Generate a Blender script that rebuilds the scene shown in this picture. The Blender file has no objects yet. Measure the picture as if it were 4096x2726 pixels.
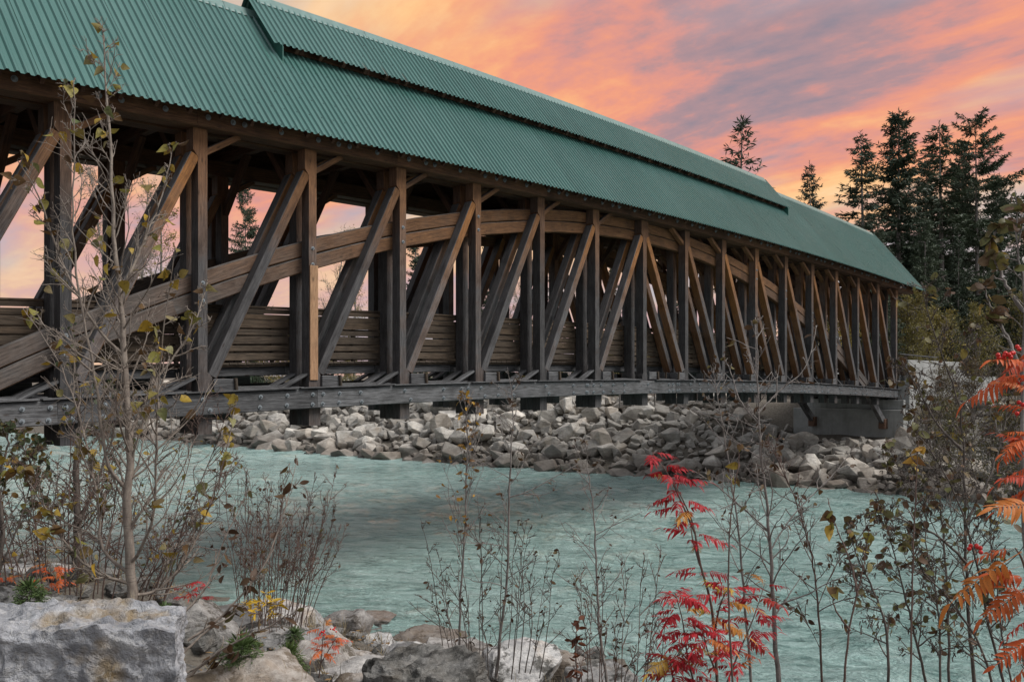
import bpy, bmesh, math, random
import numpy as np
from mathutils import Vector, Matrix, noise
R = math.radians
scene = bpy.context.scene
COL = scene.collection

# ---------------------------------------------------------------- camera, sky, sun, exposure
F, HOR, TH = 3500.0, 1515.0, R(42.739)          # focal length in photo pixels, horizon row, angle view / bridge axis
CX, CY = -23.23, -15.79
CO, SI = math.cos(TH), math.sin(TH)
cam = bpy.data.cameras.new('camera'); camo = bpy.data.objects.new('camera', cam); COL.objects.link(camo)
cam.sensor_width = 36.0; cam.lens = F / 4096 * 36; cam.shift_y = (HOR - 1363) / 4096
cam.clip_start = 0.1; cam.clip_end = 5000
camo.location = (CX, CY, 0); camo.rotation_euler = (R(90), 0, TH - R(90))
scene.camera = camo
scene.view_settings.view_transform = 'Standard'; scene.view_settings.look = 'None'
scene.view_settings.gamma = 1.0; scene.view_settings.exposure = 0.88; scene.view_settings.use_curve_mapping = False
scene.cycles.max_bounces = 6; scene.cycles.use_denoising = True

def lin(r, g, b):
    f = lambda c: (c/255/12.92) if c/255 <= .04045 else ((c/255+.055)/1.055)**2.4
    return (f(r), f(g), f(b), 1.0)

class NT:
    """small helper round a node tree"""
    def __init__(s, nt): s.nt = nt
    def n(s, typ, **kw):
        nd = s.nt.nodes.new(typ)
        for k, v in kw.items():
            if k.startswith('i_'):
                key = k[2:]; key = int(key) if key.isdigit() else key.replace('_', ' ')
                s.put(nd.inputs[key], v)
            else: setattr(nd, k, v)
        return nd
    def put(s, sock, v):
        if isinstance(v, bpy.types.NodeSocket): s.nt.links.new(v, sock)
        elif isinstance(v, bpy.types.Node): s.nt.links.new(v.outputs[0], sock)
        else:
            if sock.type == 'RGBA' and len(v) == 3: v = (*v, 1)
            sock.default_value = v
    def math(s, op, a, b=0.0, c=0.0, clamp=False):
        nd = s.n('ShaderNodeMath', operation=op, use_clamp=clamp)
        for i, v in enumerate((a, b, c)): s.put(nd.inputs[i], v)
        return nd.outputs[0]
    def vmath(s, op, a, b=(0, 0, 0)):
        nd = s.n('ShaderNodeVectorMath', operation=op); s.put(nd.inputs[0], a); s.put(nd.inputs[1], b); return nd.outputs[0]
    def mix(s, fac, a, b, blend='MIX'):
        nd = s.n('ShaderNodeMix', data_type='RGBA', blend_type=blend); s.put(nd.inputs[0], fac); s.put(nd.inputs[6], a); s.put(nd.inputs[7], b); return nd.outputs[2]
    def noise(s, vec, scale, detail=4.0, rough=.55, dist=0.0):
        nd = s.n('ShaderNodeTexNoise'); s.put(nd.inputs['Vector'], vec); nd.inputs['Scale'].default_value = scale
        nd.inputs['Detail'].default_value = detail; nd.inputs['Roughness'].default_value = rough; nd.inputs['Distortion'].default_value = dist
        return nd.outputs[0]
    def ramp(s, fac, stops, interp='LINEAR'):
        nd = s.n('ShaderNodeValToRGB'); s.put(nd.inputs[0], fac); cr = nd.color_ramp; cr.interpolation = interp
        while len(cr.elements) < len(stops): cr.elements.new(.5)
        for e, (p, c) in zip(cr.elements, stops):
            e.position = p; e.color = (*c, 1) if len(c) == 3 else c
        return nd.outputs[0]
    def mapr(s, v, a, b, c=0.0, d=1.0, smooth=False):
        nd = s.n('ShaderNodeMapRange', interpolation_type='SMOOTHSTEP' if smooth else 'LINEAR')
        for i, q in enumerate((v, a, b, c, d)): s.put(nd.inputs[i], q)
        return nd.outputs[0]
    def mapping(s, vec, loc=(0, 0, 0), rot=(0, 0, 0), scale=(1, 1, 1)):
        nd = s.n('ShaderNodeMapping'); s.put(nd.inputs[0], vec); nd.inputs[1].default_value = loc; nd.inputs[2].default_value = rot; nd.inputs[3].default_value = scale
        return nd.outputs[0]
    def sep(s, v):
        nd = s.n('ShaderNodeSeparateXYZ'); s.put(nd.inputs[0], v); return nd.outputs

SUN_AZ = R(300)        # compass-like angle in the XY plane the light comes from (behind the camera, to the right)
SUN_EL = R(48)
SKYROT = 88
SKYOFF = (-7, 9, 0)
world = bpy.data.worlds.new('World'); scene.world = world; world.use_nodes = True
w = NT(world.node_tree); world.node_tree.nodes.clear()
def build_world():
    out = w.n('ShaderNodeOutputWorld'); bg = w.n('ShaderNodeBackground'); w.put(out.inputs[0], bg)
    sky = w.n('ShaderNodeTexSky', sky_type='NISHITA', sun_disc=False)
    sky.sun_elevation = SUN_EL; sky.sun_rotation = R(90) - SUN_AZ
    skyc = w.vmath('SCALE', sky.outputs[0]); skyc.node.inputs['Scale'].default_value = 0.085
    skyc = w.mix(.55, skyc, (.48, .53, .58))                        # thin white veil over the blue
    d = w.n('ShaderNodeTexCoord').outputs['Generated']
    dx, dy, dz = w.sep(d)
    # cloud deck seen in perspective: direction projected on a flat layer overhead
    den = w.math('ADD', w.math('MAXIMUM', dz, 0.0), 0.16)
    cmb = w.n('ShaderNodeCombineXYZ'); w.put(cmb.inputs[0], w.math('DIVIDE', dx, den)); w.put(cmb.inputs[1], w.math('DIVIDE', dy, den))
    uv = cmb.outputs[0]
    rot = w.mapping(uv, loc=SKYOFF, rot=(0, 0, R(-SKYROT)))
    wn = w.vmath('SUBTRACT', w.n('ShaderNodeTexNoise', i_Vector=rot, i_Scale=.55, i_Detail=2.0).outputs[1], (.5, .5, .5))
    wv = w.vmath('ADD', rot, w.vmath('MULTIPLY', wn, (.9, .7, 0)))
    big = w.noise(w.mapping(wv, loc=(3.1, 1.7, 0), scale=(.55, 1.0, 1)), .95, 4, .5)
    streak = w.noise(w.mapping(wv, loc=(7.0, 2.0, 0), scale=(.8, 2.2, 1)), 1.6, 5, .55)
    fine = w.noise(w.mapping(wv, loc=(2.0, 5.0, 0), scale=(1.5, 2.4, 1)), 4.6, 5, .6)
    v = w.math('ADD', w.math('MULTIPLY', big, .62), w.math('MULTIPLY', streak, .29))
    v = w.math('ADD', v, w.math('MULTIPLY', fine, .20))
    rip = w.noise(w.mapping(wv, loc=(1.0, 9.0, 0), rot=(0, 0, R(14)), scale=(1.2, 5.5, 1)), 3.2, 3, .5)
    v = w.math('ADD', v, w.math('MULTIPLY', w.math('SUBTRACT', rip, .5), .06))
    warm = w.ramp(v, [(.365, lin(142, 132, 144)[:3]), (.43, lin(172, 140, 144)[:3]), (.475, lin(212, 146, 136)[:3]),
                      (.52, lin(232, 154, 126)[:3]), (.57, lin(241, 172, 126)[:3]), (.63, lin(248, 196, 140)[:3]), (.715, lin(250, 212, 168)[:3])])
    cool = w.ramp(v, [(.36, (.34, .37, .42)), (.55, (.56, .58, .62)), (.75, (.74, .75, .77))])
    # the sun has gone down ahead of the camera: clouds on that side are warm, the rest of the deck is pale grey
    az = w.math('ADD', w.math('MULTIPLY', dx, .80), w.math('MULTIPLY', dy, .60))
    hor = w.math('SQRT', w.math('ADD', w.math('MULTIPLY', dx, dx), w.math('MULTIPLY', dy, dy)))
    az = w.math('DIVIDE', az, w.math('MAXIMUM', hor, .05))
    wf = w.math('MULTIPLY', w.mapr(az, .25, .80, 0, 1, True), w.mapr(dz, .42, .68, 1, 0, True))
    cloud = w.mix(wf, cool, warm)
    # low band: paler, lilac-grey towards the horizon
    low = w.mapr(dz, .09, .215, .95, 0, True)
    cloud = w.mix(w.math('MULTIPLY', low, w.mapr(v, .42, .66, 1.0, .35)), cloud, lin(190, 176, 184))
    gap = w.noise(w.mapping(wv, loc=(11.3, 4.0, 0), scale=(.5, 1.3, 1)), 1.25, 4, .5)
    cover = w.mapr(gap, .37, .54, 0, 1, True)
    col = w.mix(cover, w.mix(.35, skyc, cloud), cloud)
    below = w.mapr(dz, -.02, .0, 0, 1)
    col = w.mix(below, (.12, .13, .12), col)
    w.put(bg.inputs[0], col); bg.inputs[1].default_value = 0.60
build_world()
sun = bpy.data.lights.new('sun', 'SUN'); suno = bpy.data.objects.new('sun', sun); COL.objects.link(suno)
sun.energy = 2.0; sun.angle = R(32); sun.color = (1.0, .97, .93)
sdir = Vector((math.cos(SUN_EL)*math.cos(SUN_AZ), math.cos(SUN_EL)*math.sin(SUN_AZ), math.sin(SUN_EL)))
suno.rotation_euler = sdir.to_track_quat('Z', 'Y').to_euler(); suno.location = (-30, -30, 30)

# ---------------------------------------------------------------- helpers
def at(px, py, d):
    """a point of the place: photo position and distance ahead of the camera, in metres"""
    r = (px-2048)/F; h = (HOR-py)/F
    return Vector((CX + d*(CO + r*SI), CY + d*(SI - r*CO), d*h))
def rd(r, d, z=0.0): return Vector((CX + d*CO + r*SI, CY + d*SI - r*CO, z))
def to_rd(x, y): return ((x-CX)*SI - (y-CY)*CO, (x-CX)*CO + (y-CY)*SI)
def meshdata(name, V, Fc, mat=None, smooth=False):
    me = bpy.data.meshes.new(name); me.from_pydata([tuple(v) for v in V], [], Fc); me.update()
    if mat: me.materials.append(mat)
    if smooth: me.polygons.foreach_set('use_smooth', [True]*len(me.polygons))
    return me
def link(name, me, parent=None, M=None):
    o = bpy.data.objects.new(name, me); COL.objects.link(o)
    if parent is not None: o.parent = parent
    if M is not None: o.matrix_basis = M
    return o
def tag(o, label=None, cat=None, group=None, kind=None):
    if label: o['label'] = label
    if cat: o['category'] = cat
    if group: o['group'] = group
    if kind: o['kind'] = kind
    return o
def empty(name, loc, label, cat, group=None):
    o = bpy.data.objects.new(name, None); COL.objects.link(o); o.location = loc; o.empty_display_size = .2
    return tag(o, label, cat, group)
def frame(o, ax, az):
    ax = Vector(ax).normalized(); az = Vector(az); ay = az.cross(ax).normalized(); az = ax.cross(ay)
    M = Matrix.Identity(4)
    for i, v in enumerate((ax, ay, az)):
        M[0][i], M[1][i], M[2][i] = v
    M[0][3], M[1][3], M[2][3] = o
    return M
_tc = {}
def timber_mesh(L, wy, wz, mat, ch=.012, rnd=0.0):
    key = (round(L, 3), round(wy, 3), round(wz, 3), mat.name, ch)
    if key in _tc: return _tc[key]
    a, b = wy/2, wz/2; c = min(ch, a*.4, b*.4)
    sec = [(-a+c, -b), (a-c, -b), (a, -b+c), (a, b-c), (a-c, b), (-a+c, b), (-a, b-c), (-a, -b+c)]
    V = [(-L/2, y, z) for y, z in sec] + [(L/2, y, z) for y, z in sec]
    Fc = [(i, (i+1) % 8, (i+1) % 8+8, i+8) for i in range(8)] + [tuple(range(7, -1, -1)), tuple(range(8, 16))]
    me = meshdata('timber', V, Fc, mat); _tc[key] = me
    return me
def timber(name, p0, p1, wy, wz, mat, parent, up=(0, 0, 1), ch=.012):
    p0, p1 = Vector(p0), Vector(p1); L = (p1-p0).length
    return link(name, timber_mesh(L, wy, wz, mat, ch), parent, frame((p0+p1)/2, p1-p0, up))
def prism(name, poly, y0, y1, mat, parent, base):
    """poly in the bridge's X/Z plane, extruded over Y; the mesh's own x axis runs up the post so the grain follows it"""
    n = len(poly); V = []
    for y in (y0, y1):
        for (x, z) in poly: V.append((z-base[1], y, -(x-base[0])))
    Fc = [(i, (i+1) % n, (i+1) % n+n, i+n) for i in range(n)] + [tuple(range(n-1, -1, -1)), tuple(range(n, 2*n))]
    me = meshdata(name, V, Fc, mat)
    bm = bmesh.new(); bm.from_mesh(me); bmesh.ops.recalc_face_normals(bm, faces=bm.faces); bm.to_mesh(me); bm.free()
    M = Matrix(((0, 0, -1, base[0]), (0, 1, 0, 0), (1, 0, 0, base[1]), (0, 0, 0, 1)))
    return link(name, me, parent, M)
def box_obj(name, lo, hi, mat, parent=None, bevel=.015):
    lo, hi = Vector(lo), Vector(hi); c = (lo+hi)/2; s = hi-lo
    bm = bmesh.new(); bmesh.ops.create_cube(bm, size=1.0)
    for v in bm.verts: v.co = Vector((v.co.x*s.x, v.co.y*s.y, v.co.z*s.z))
    if bevel: bmesh.ops.bevel(bm, geom=list(bm.edges), offset=bevel, segments=1, affect='EDGES')
    me = bpy.data.meshes.new(name); bm.to_mesh(me); bm.free(); me.materials.append(mat)
    return link(name, me, parent, Matrix.Translation(c))

# ---------------------------------------------------------------- materials
MAT = {}
def material(name):
    m = bpy.data.materials.new(name); m.use_nodes = True; m.node_tree.nodes.clear()
    t = NT(m.node_tree); out = t.n('ShaderNodeOutputMaterial'); b = t.n('ShaderNodeBsdfPrincipled'); t.put(out.inputs[0], b)
    MAT[name] = m
    return m, t, b
def bump(t, b, h, strength=.5, dist=.02):
    nd = t.n('ShaderNodeBump'); nd.inputs['Strength'].default_value = strength; nd.inputs['Distance'].default_value = dist
    t.put(nd.inputs['Height'], h); t.put(b.inputs['Normal'], nd)

def wood(name, grey, greyd, brown, brownd, z0, z1, under=1.0, side=-.45, fac0=0.0):
    """weathered timber: silver-grey where rain reaches it, warm where the eaves or an overhanging face keep it dry"""
    m, t, b = material(name)
    tc = t.n('ShaderNodeTexCoord').outputs['Object']; rnd = t.n('ShaderNodeObjectInfo').outputs['Random']
    off = t.n('ShaderNodeCombineXYZ'); t.put(off.inputs[0], t.math('MULTIPLY', rnd, 37.0)); t.put(off.inputs[1], t.math('MULTIPLY', rnd, 11.0))
    vec = t.vmath('ADD', tc, off.outputs[0])
    g1 = t.noise(t.mapping(vec, scale=(1.1, 16, 16)), 2.2, 6, .62, .35)
    g2 = t.noise(t.mapping(vec, scale=(2.5, 60, 60)), 2.0, 4, .6)
    blot = t.noise(vec, 1.6, 4, .6)
    crack = t.noise(t.mapping(vec, scale=(.5, 22, 22)), 2.6, 3, .5, .5)
    crack = t.mapr(t.math('ABSOLUTE', t.math('SUBTRACT', crack, .5)), 0, .012, 0, 1)
    kn = t.n('ShaderNodeTexVoronoi', feature='F1', i_Vector=t.mapping(vec, scale=(2.2, 7, 7)), i_Scale=1.0)
    knot = t.mapr(kn.outputs[0], .05, .16, 0, 1)
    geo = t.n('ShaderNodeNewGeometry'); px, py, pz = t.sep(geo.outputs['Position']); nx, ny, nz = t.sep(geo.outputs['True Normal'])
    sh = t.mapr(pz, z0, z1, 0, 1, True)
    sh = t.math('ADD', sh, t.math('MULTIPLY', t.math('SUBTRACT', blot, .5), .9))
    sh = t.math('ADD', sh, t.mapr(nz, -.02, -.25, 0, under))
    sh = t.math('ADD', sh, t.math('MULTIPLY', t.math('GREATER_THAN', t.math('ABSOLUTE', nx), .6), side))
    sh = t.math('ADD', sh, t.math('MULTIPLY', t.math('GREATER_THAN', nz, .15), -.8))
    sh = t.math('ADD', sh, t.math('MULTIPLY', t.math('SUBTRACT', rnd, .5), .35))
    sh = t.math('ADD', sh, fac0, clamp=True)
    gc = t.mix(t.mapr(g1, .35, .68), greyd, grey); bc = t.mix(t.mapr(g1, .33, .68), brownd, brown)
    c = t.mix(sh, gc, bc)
    c = t.mix(t.mapr(g2, .4, .75, 0, .45), c, (.03, .027, .024))
    c = t.mix(t.math('MULTIPLY', t.math('SUBTRACT', 1.0, crack), .75), c, (.015, .013, .012))
    c = t.mix(t.math('MULTIPLY', t.math('SUBTRACT', 1.0, knot), .7), c, (.035, .022, .015))
    c = t.mix(t.mapr(blot, .50, .72, 0, .75), c, t.mix(.65, c, (.015, .014, .014)))
    hv = t.n('ShaderNodeHueSaturation'); t.put(hv.inputs['Value'], t.mapr(rnd, 0, 1, .66, 1.05)); t.put(hv.inputs['Color'], c)
    t.put(b.inputs['Base Color'], hv); b.inputs['Roughness'].default_value = .82; b.inputs['Specular IOR Level'].default_value = .25
    h = t.math('ADD', t.math('MULTIPLY', g1, .6), t.math('ADD', t.math('MULTIPLY', g2, .3), t.math('MULTIPLY', crack, .5)))
    bump(t, b, h, .55, .012)
    return m
GREY, GREYD = (.135, .128, .128), (.05, .049, .05)
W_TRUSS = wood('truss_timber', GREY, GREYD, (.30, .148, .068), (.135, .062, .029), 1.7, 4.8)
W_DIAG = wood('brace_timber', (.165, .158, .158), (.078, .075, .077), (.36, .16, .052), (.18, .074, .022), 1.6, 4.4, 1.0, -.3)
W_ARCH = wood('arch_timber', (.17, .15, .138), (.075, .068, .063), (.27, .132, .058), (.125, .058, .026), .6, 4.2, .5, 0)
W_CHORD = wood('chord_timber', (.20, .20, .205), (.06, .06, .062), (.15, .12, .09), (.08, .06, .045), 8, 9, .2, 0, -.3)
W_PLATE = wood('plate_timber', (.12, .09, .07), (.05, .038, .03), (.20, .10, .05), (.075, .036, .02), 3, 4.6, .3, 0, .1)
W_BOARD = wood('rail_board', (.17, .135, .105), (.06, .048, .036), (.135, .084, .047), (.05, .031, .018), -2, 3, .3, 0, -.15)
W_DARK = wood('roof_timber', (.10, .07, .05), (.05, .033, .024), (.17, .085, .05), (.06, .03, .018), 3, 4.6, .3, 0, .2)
W_NEW = wood('fresh_timber', (.55, .33, .19), (.42, .23, .125), (.58, .35, .20), (.45, .25, .135), -2, 3, .2, 0, 0)

def metal_roof():
    m, t, b = material('green_roof_metal')
    tc = t.n('ShaderNodeTexCoord').outputs['Object']; rnd = t.n('ShaderNodeObjectInfo').outputs['Random']
    off = t.n('ShaderNodeCombineXYZ'); t.put(off.inputs[0], t.math('MULTIPLY', rnd, 50.0))
    v = t.vmath('ADD', tc, off.outputs[0])
    n1 = t.noise(t.mapping(v, scale=(5, .5, .5)), 1.5, 4); n2 = t.noise(v, 24, 3)
    c = t.mix(n1, (.038, .112, .096), (.058, .143, .126))
    c = t.mix(t.mapr(n2, .5, .8, 0, .25), c, (.09, .18, .16))
    gp = t.n('ShaderNodeNewGeometry').outputs['Position']; dirt = t.noise(t.mapping(gp, scale=(2.2, .35, .35)), 1.0, 5, .65); fade = t.noise(gp, .35, 4, .6)
    c = t.mix(t.mapr(dirt, .52, .78, 0, .45), c, (.03, .075, .066)); c = t.mix(t.mapr(fade, .45, .7, 0, .35), c, (.10, .185, .17))
    hv = t.n('ShaderNodeHueSaturation'); t.put(hv.inputs['Value'], t.mapr(rnd, 0, 1, .96, 1.05)); t.put(hv.inputs['Color'], c)
    t.put(b.inputs['Base Color'], hv); t.put(b.inputs['Roughness'], t.mapr(n1, .3, .7, .26, .42)); b.inputs['Specular IOR Level'].default_value = .5
    bump(t, b, n1, .08, .01)
    return m
M_ROOF = metal_roof()
def simple(name, col, rough=.6, metal=0.0, var=.25, scale=8.0, bmp=.2, col2=None, spec=.4):
    m, t, b = material(name)
    tc = t.n('ShaderNodeTexCoord').outputs['Object']; n = t.noise(tc, scale, 5, .6)
    c2 = col2 or tuple(c*(1-var*1.4) for c in col)
    t.put(b.inputs['Base Color'], t.mix(t.mapr(n, .3, .7), c2, col)); b.inputs['Roughness'].default_value = rough; b.inputs['Metallic'].default_value = metal
    b.inputs['Specular IOR Level'].default_value = spec
    if bmp: bump(t, b, n, bmp, .02)
    return m
M_CAP = simple('ridge_metal', (.15, .24, .22), .4, 0, .2, 6, .1)
M_FLASH = simple('green_flashing', (.03, .125, .10), .42, 0, .2, 5, .05)
M_BOLT = simple('galvanised_steel', (.30, .33, .35), .6, .4, .35, 60, .1)
M_RUST = simple('rusty_steel', (.16, .09, .06), .75, .2, .4, 40, .2)
M_BLACK = simple('black_metal', (.02, .02, .022), .4, .3)
M_PANEL = simple('sign_face', (.45, .52, .55), .25, 0, .1, 3, 0)
def concrete():
    m, t, b = material('concrete')
    g = t.n('ShaderNodeNewGeometry').outputs['Position']
    n1 = t.noise(g, 1.1, 6, .65); n2 = t.noise(t.mapping(g, scale=(3, 3, .35)), 1.4, 4); n3 = t.noise(g, 30, 3)
    c = t.mix(t.mapr(n1, .35, .65), (.22, .225, .215), (.33, .335, .325))
    c = t.mix(t.mapr(n2, .52, .72, 0, .55), c, (.17, .165, .15)); c = t.mix(t.mapr(n3, .62, .7, 0, .5), c, (.15, .15, .14))
    t.put(b.inputs['Base Color'], c); b.inputs['Roughness'].default_value = .85; bump(t, b, n3, .25, .01)
    return m
M_CONC = concrete()
def rock_mat(name, cols, wet=False, scale=1.0, moss=0.0, rust=0.3, bs=.6, strat=(1, 1, 4)):
    m, t, b = material(name)
    tc = t.n('ShaderNodeTexCoord').outputs['Object']; rnd = t.n('ShaderNodeObjectInfo').outputs['Random']
    g = t.n('ShaderNodeNewGeometry'); pos = g.outputs['Position']
    v = pos
    n1 = t.noise(v, 1.7*scale, 6, .62); n2 = t.noise(t.mapping(v, rot=(.5, .3, .2), scale=strat), 2.2*scale, 5, .6, .6); n3 = t.noise(v, 11*scale, 5, .65)
    vein = t.mapr(t.math('ABSOLUTE', t.math('SUBTRACT', t.noise(v, 2.4*scale, 4, .5, 1.2), .5)), 0, .03, 1, 0)
    c = t.mix(t.mapr(n1, .33, .66), cols[0], cols[1])
    c = t.mix(t.mapr(n2, .45, .7, 0, .75), c, cols[2])
    c = t.mix(t.mapr(t.noise(v, .9*scale, 4, .6), .54, .7, 0, rust*2), c, cols[3])
    c = t.mix(t.math('MULTIPLY', vein, .35), c, (.62, .60, .57))
    c = t.mix(t.mapr(n3, .55, .75, 0, .5), c, (.10, .095, .09))
    if moss: c = t.mix(t.mapr(t.noise(v, 3.2, 5, .7), .56-moss*.1, .60, 0, .9), c, (.045, .042, .036))
    hv = t.n('ShaderNodeHueSaturation'); t.put(hv.inputs['Value'], t.mapr(rnd, 0, 1, .5, 1.25)); t.put(hv.inputs['Color'], c); c = hv.outputs[0]
    c = t.mix(t.mapr(t.math('FRACT', t.math('MULTIPLY', rnd, 7.31)), .55, 1.0, 0, .55), c, t.mix(.5, c, cols[3]))
    if wet:
        pz = t.sep(pos)[2]
        wl = t.mapr(t.math('ADD', pz, t.math('MULTIPLY', n1, .8)), -4.15, -3.0, 1, 0, True)
        c = t.mix(t.math('MULTIPLY', wl, .72), c, t.mix(n1, (.055, .043, .034), (.13, .10, .08)))
        t.put(b.inputs['Roughness'], t.mapr(t.sep(pos)[2], -4.7, -4.4, .35, .85))
    else: b.inputs['Roughness'].default_value = .85
    t.put(b.inputs['Base Color'], c); b.inputs['Specular IOR Level'].default_value = .3
    bump(t, b, t.math('ADD', t.math('MULTIPLY', n3, .5), t.math('ADD', n2, t.math('MULTIPLY', n1, .6))), bs, .06)
    return m
M_RIP = rock_mat('riprap_stone', [(.36, .33, .29), (.60, .565, .51), (.24, .22, .20), (.40, .29, .19)], True, 1.0, 0, .16)
M_NEAR = rock_mat('bank_stone', [(.25, .24, .235), (.47, .455, .435), (.13, .13, .135), (.34, .235, .14)], True, 2.2, .35, .25)
M_BIG = rock_mat('boulder_stone', [(.24, .245, .265), (.50, .505, .53), (.17, .175, .195), (.30, .215, .11)], False, 3.0, 0, .48, 1.0, (1, 1, 1.3))
M_LICH = rock_mat('lichened_stone', [(.24, .225, .20), (.40, .385, .36), (.15, .14, .13), (.24, .19, .13)], False, 3.0, .9, .2, .8)
def ground_mat():
    m, t, b = material('bank_soil')
    p = t.n('ShaderNodeNewGeometry').outputs['Position']
    n1 = t.noise(p, .8, 5); n2 = t.noise(p, 9, 5, .7)
    c = t.mix(n1, (.10, .085, .065), (.17, .15, .125)); c = t.mix(t.mapr(n2, .45, .7), c, (.07, .055, .04))
    t.put(b.inputs['Base Color'], c); b.inputs['Roughness'].default_value = .95; bump(t, b, n2, .8, .08)
    return m
M_SOIL = ground_mat()
def water_mat():
    m, t, b = material('glacial_water')
    p = t.n('ShaderNodeNewGeometry').outputs['Position']
    q = t.mapping(p, rot=(0, 0, R(8)))
    warp = t.n('ShaderNodeTexNoise', i_Vector=q, i_Scale=.5, i_Detail=2.0).outputs[1]
    qw = t.vmath('ADD', q, t.vmath('MULTIPLY', warp, (.6, .6, 0)))
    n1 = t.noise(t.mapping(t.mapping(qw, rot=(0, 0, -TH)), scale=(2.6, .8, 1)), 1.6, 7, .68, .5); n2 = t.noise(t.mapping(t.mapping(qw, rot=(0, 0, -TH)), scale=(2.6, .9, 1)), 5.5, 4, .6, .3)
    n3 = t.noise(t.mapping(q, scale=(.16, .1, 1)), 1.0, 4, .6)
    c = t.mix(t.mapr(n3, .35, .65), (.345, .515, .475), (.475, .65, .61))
    c = t.mix(t.mapr(n1, .51, .66, 0, .8), c, (.56, .74, .71))  # bright glints on the ripple crests, painted into the base colour
    c = t.mix(t.mapr(n1, .49, .36, 0, .8), c, (.15, .27, .25))  # shaded ripple troughs, likewise painted as darker colour
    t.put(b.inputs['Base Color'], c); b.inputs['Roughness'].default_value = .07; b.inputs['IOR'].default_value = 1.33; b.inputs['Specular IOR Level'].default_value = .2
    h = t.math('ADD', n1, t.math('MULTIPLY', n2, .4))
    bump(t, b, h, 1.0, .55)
    return m
M_WATER = water_mat()
def leaf_mat(name, stops, spots=.5, trans=.25):
    m, t, b = material(name)
    rnd = t.n('ShaderNodeObjectInfo').outputs['Random']; tc = t.n('ShaderNodeTexCoord').outputs['Object']
    n = t.noise(tc, 60, 3, .6)
    c = t.ramp(rnd, stops)
    c = t.mix(t.mapr(n, .52, .64, 0, spots), c, (.055, .032, .018))
    t.put(b.inputs['Base Color'], c); b.inputs['Roughness'].default_value = .55; b.inputs['Specular IOR Level'].default_value = .3
    tr = t.n('ShaderNodeBsdfTranslucent'); t.put(tr.inputs[0], c); mx = t.n('ShaderNodeMixShader', i_0=trans); t.put(mx.inputs[1], b); t.put(mx.inputs[2], tr)
    out = [x for x in m.node_tree.nodes if x.type == 'OUTPUT_MATERIAL'][0]; t.put(out.inputs[0], mx)
    return m
L_POP = leaf_mat('poplar_leaf', [(0, (.38, .24, .03)), (.3, (.30, .22, .04)), (.5, (.20, .19, .045)), (.65, (.16, .09, .03)), (.8, (.09, .05, .025)), (.9, (.30, .26, .12)), (1, (.10, .13, .04))])
L_GOLD = leaf_mat('golden_leaf', [(0, (.45, .26, .03)), (.5, (.36, .20, .03)), (.8, (.22, .11, .03)), (1, (.12, .06, .025))])
L_BROWN = leaf_mat('withered_leaf', [(0, (.085, .045, .022)), (.4, (.06, .032, .018)), (.7, (.12, .07, .03)), (1, (.10, .09, .03))])
L_ALDER = leaf_mat('alder_leaf', [(0, (.15, .15, .05)), (.3, (.11, .095, .04)), (.55, (.13, .07, .035)), (.8, (.09, .05, .03)), (.93, (.19, .17, .055)), (1, (.34, .23, .05))])
L_DGREEN = leaf_mat('dark_green_leaf', [(0, (.04, .06, .028)), (.5, (.06, .075, .03)), (.75, (.12, .10, .035)), (1, (.30, .16, .035))])
L_RED = leaf_mat('crimson_leaf', [(0, (.34, .012, .02)), (.45, (.45, .02, .028)), (.7, (.30, .012, .02)), (.84, (.42, .05, .025)), (.92, (.48, .20, .035)), (1, (.48, .34, .06))], .15)
L_ORANGE = leaf_mat('orange_leaf', [(0, (.55, .09, .025)), (.5, (.60, .14, .03)), (.8, (.52, .06, .03)), (1, (.55, .20, .035))], .3)
L_NEEDLE = leaf_mat('spruce_needle', [(0, (.040, .060, .036)), (.5, (.056, .078, .044)), (1, (.036, .056, .038))], .2, .1)
L_YOUNG = leaf_mat('young_needle', [(0, (.09, .13, .035)), (1, (.06, .11, .05))], .1, .15)
L_YELLOW = leaf_mat('yellow_foliage', [(0, (.26, .19, .035)), (.5, (.20, .17, .05)), (1, (.14, .13, .04))], .2)
L_BERRY = simple('red_berry', (.55, .02, .015), .3, 0, .1, 10, 0)
def bark(name, c1, c2):
    m, t, b = material(name)
    p = t.n('ShaderNodeTexCoord').outputs['Object']
    n = t.noise(t.mapping(p, scale=(1, 1, .35)), 28, 5, .65); n2 = t.noise(p, 4, 3); ring = t.noise(t.mapping(p, scale=(.4, .4, 6)), 14, 3)
    c = t.mix(t.mapr(n, .35, .65), c2, c1); c = t.mix(t.mapr(n2, .5, .7, 0, .4), c, c2); c = t.mix(t.mapr(ring, .58, .66, 0, .5), c, tuple(x*.4 for x in c2))
    t.put(b.inputs['Base Color'], c); b.inputs['Roughness'].default_value = .8; bump(t, b, n, .5, .01)
    return m
B_POP = bark('poplar_bark', (.27, .225, .185), (.14, .11, .09))
B_GREY = bark('grey_bark', (.25, .225, .205), (.12, .10, .09))
B_RED = bark('red_brown_bark', (.15, .095, .075), (.08, .05, .04))
B_DARK = bark('dark_bark', (.13, .105, .088), (.06, .048, .04))

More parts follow.
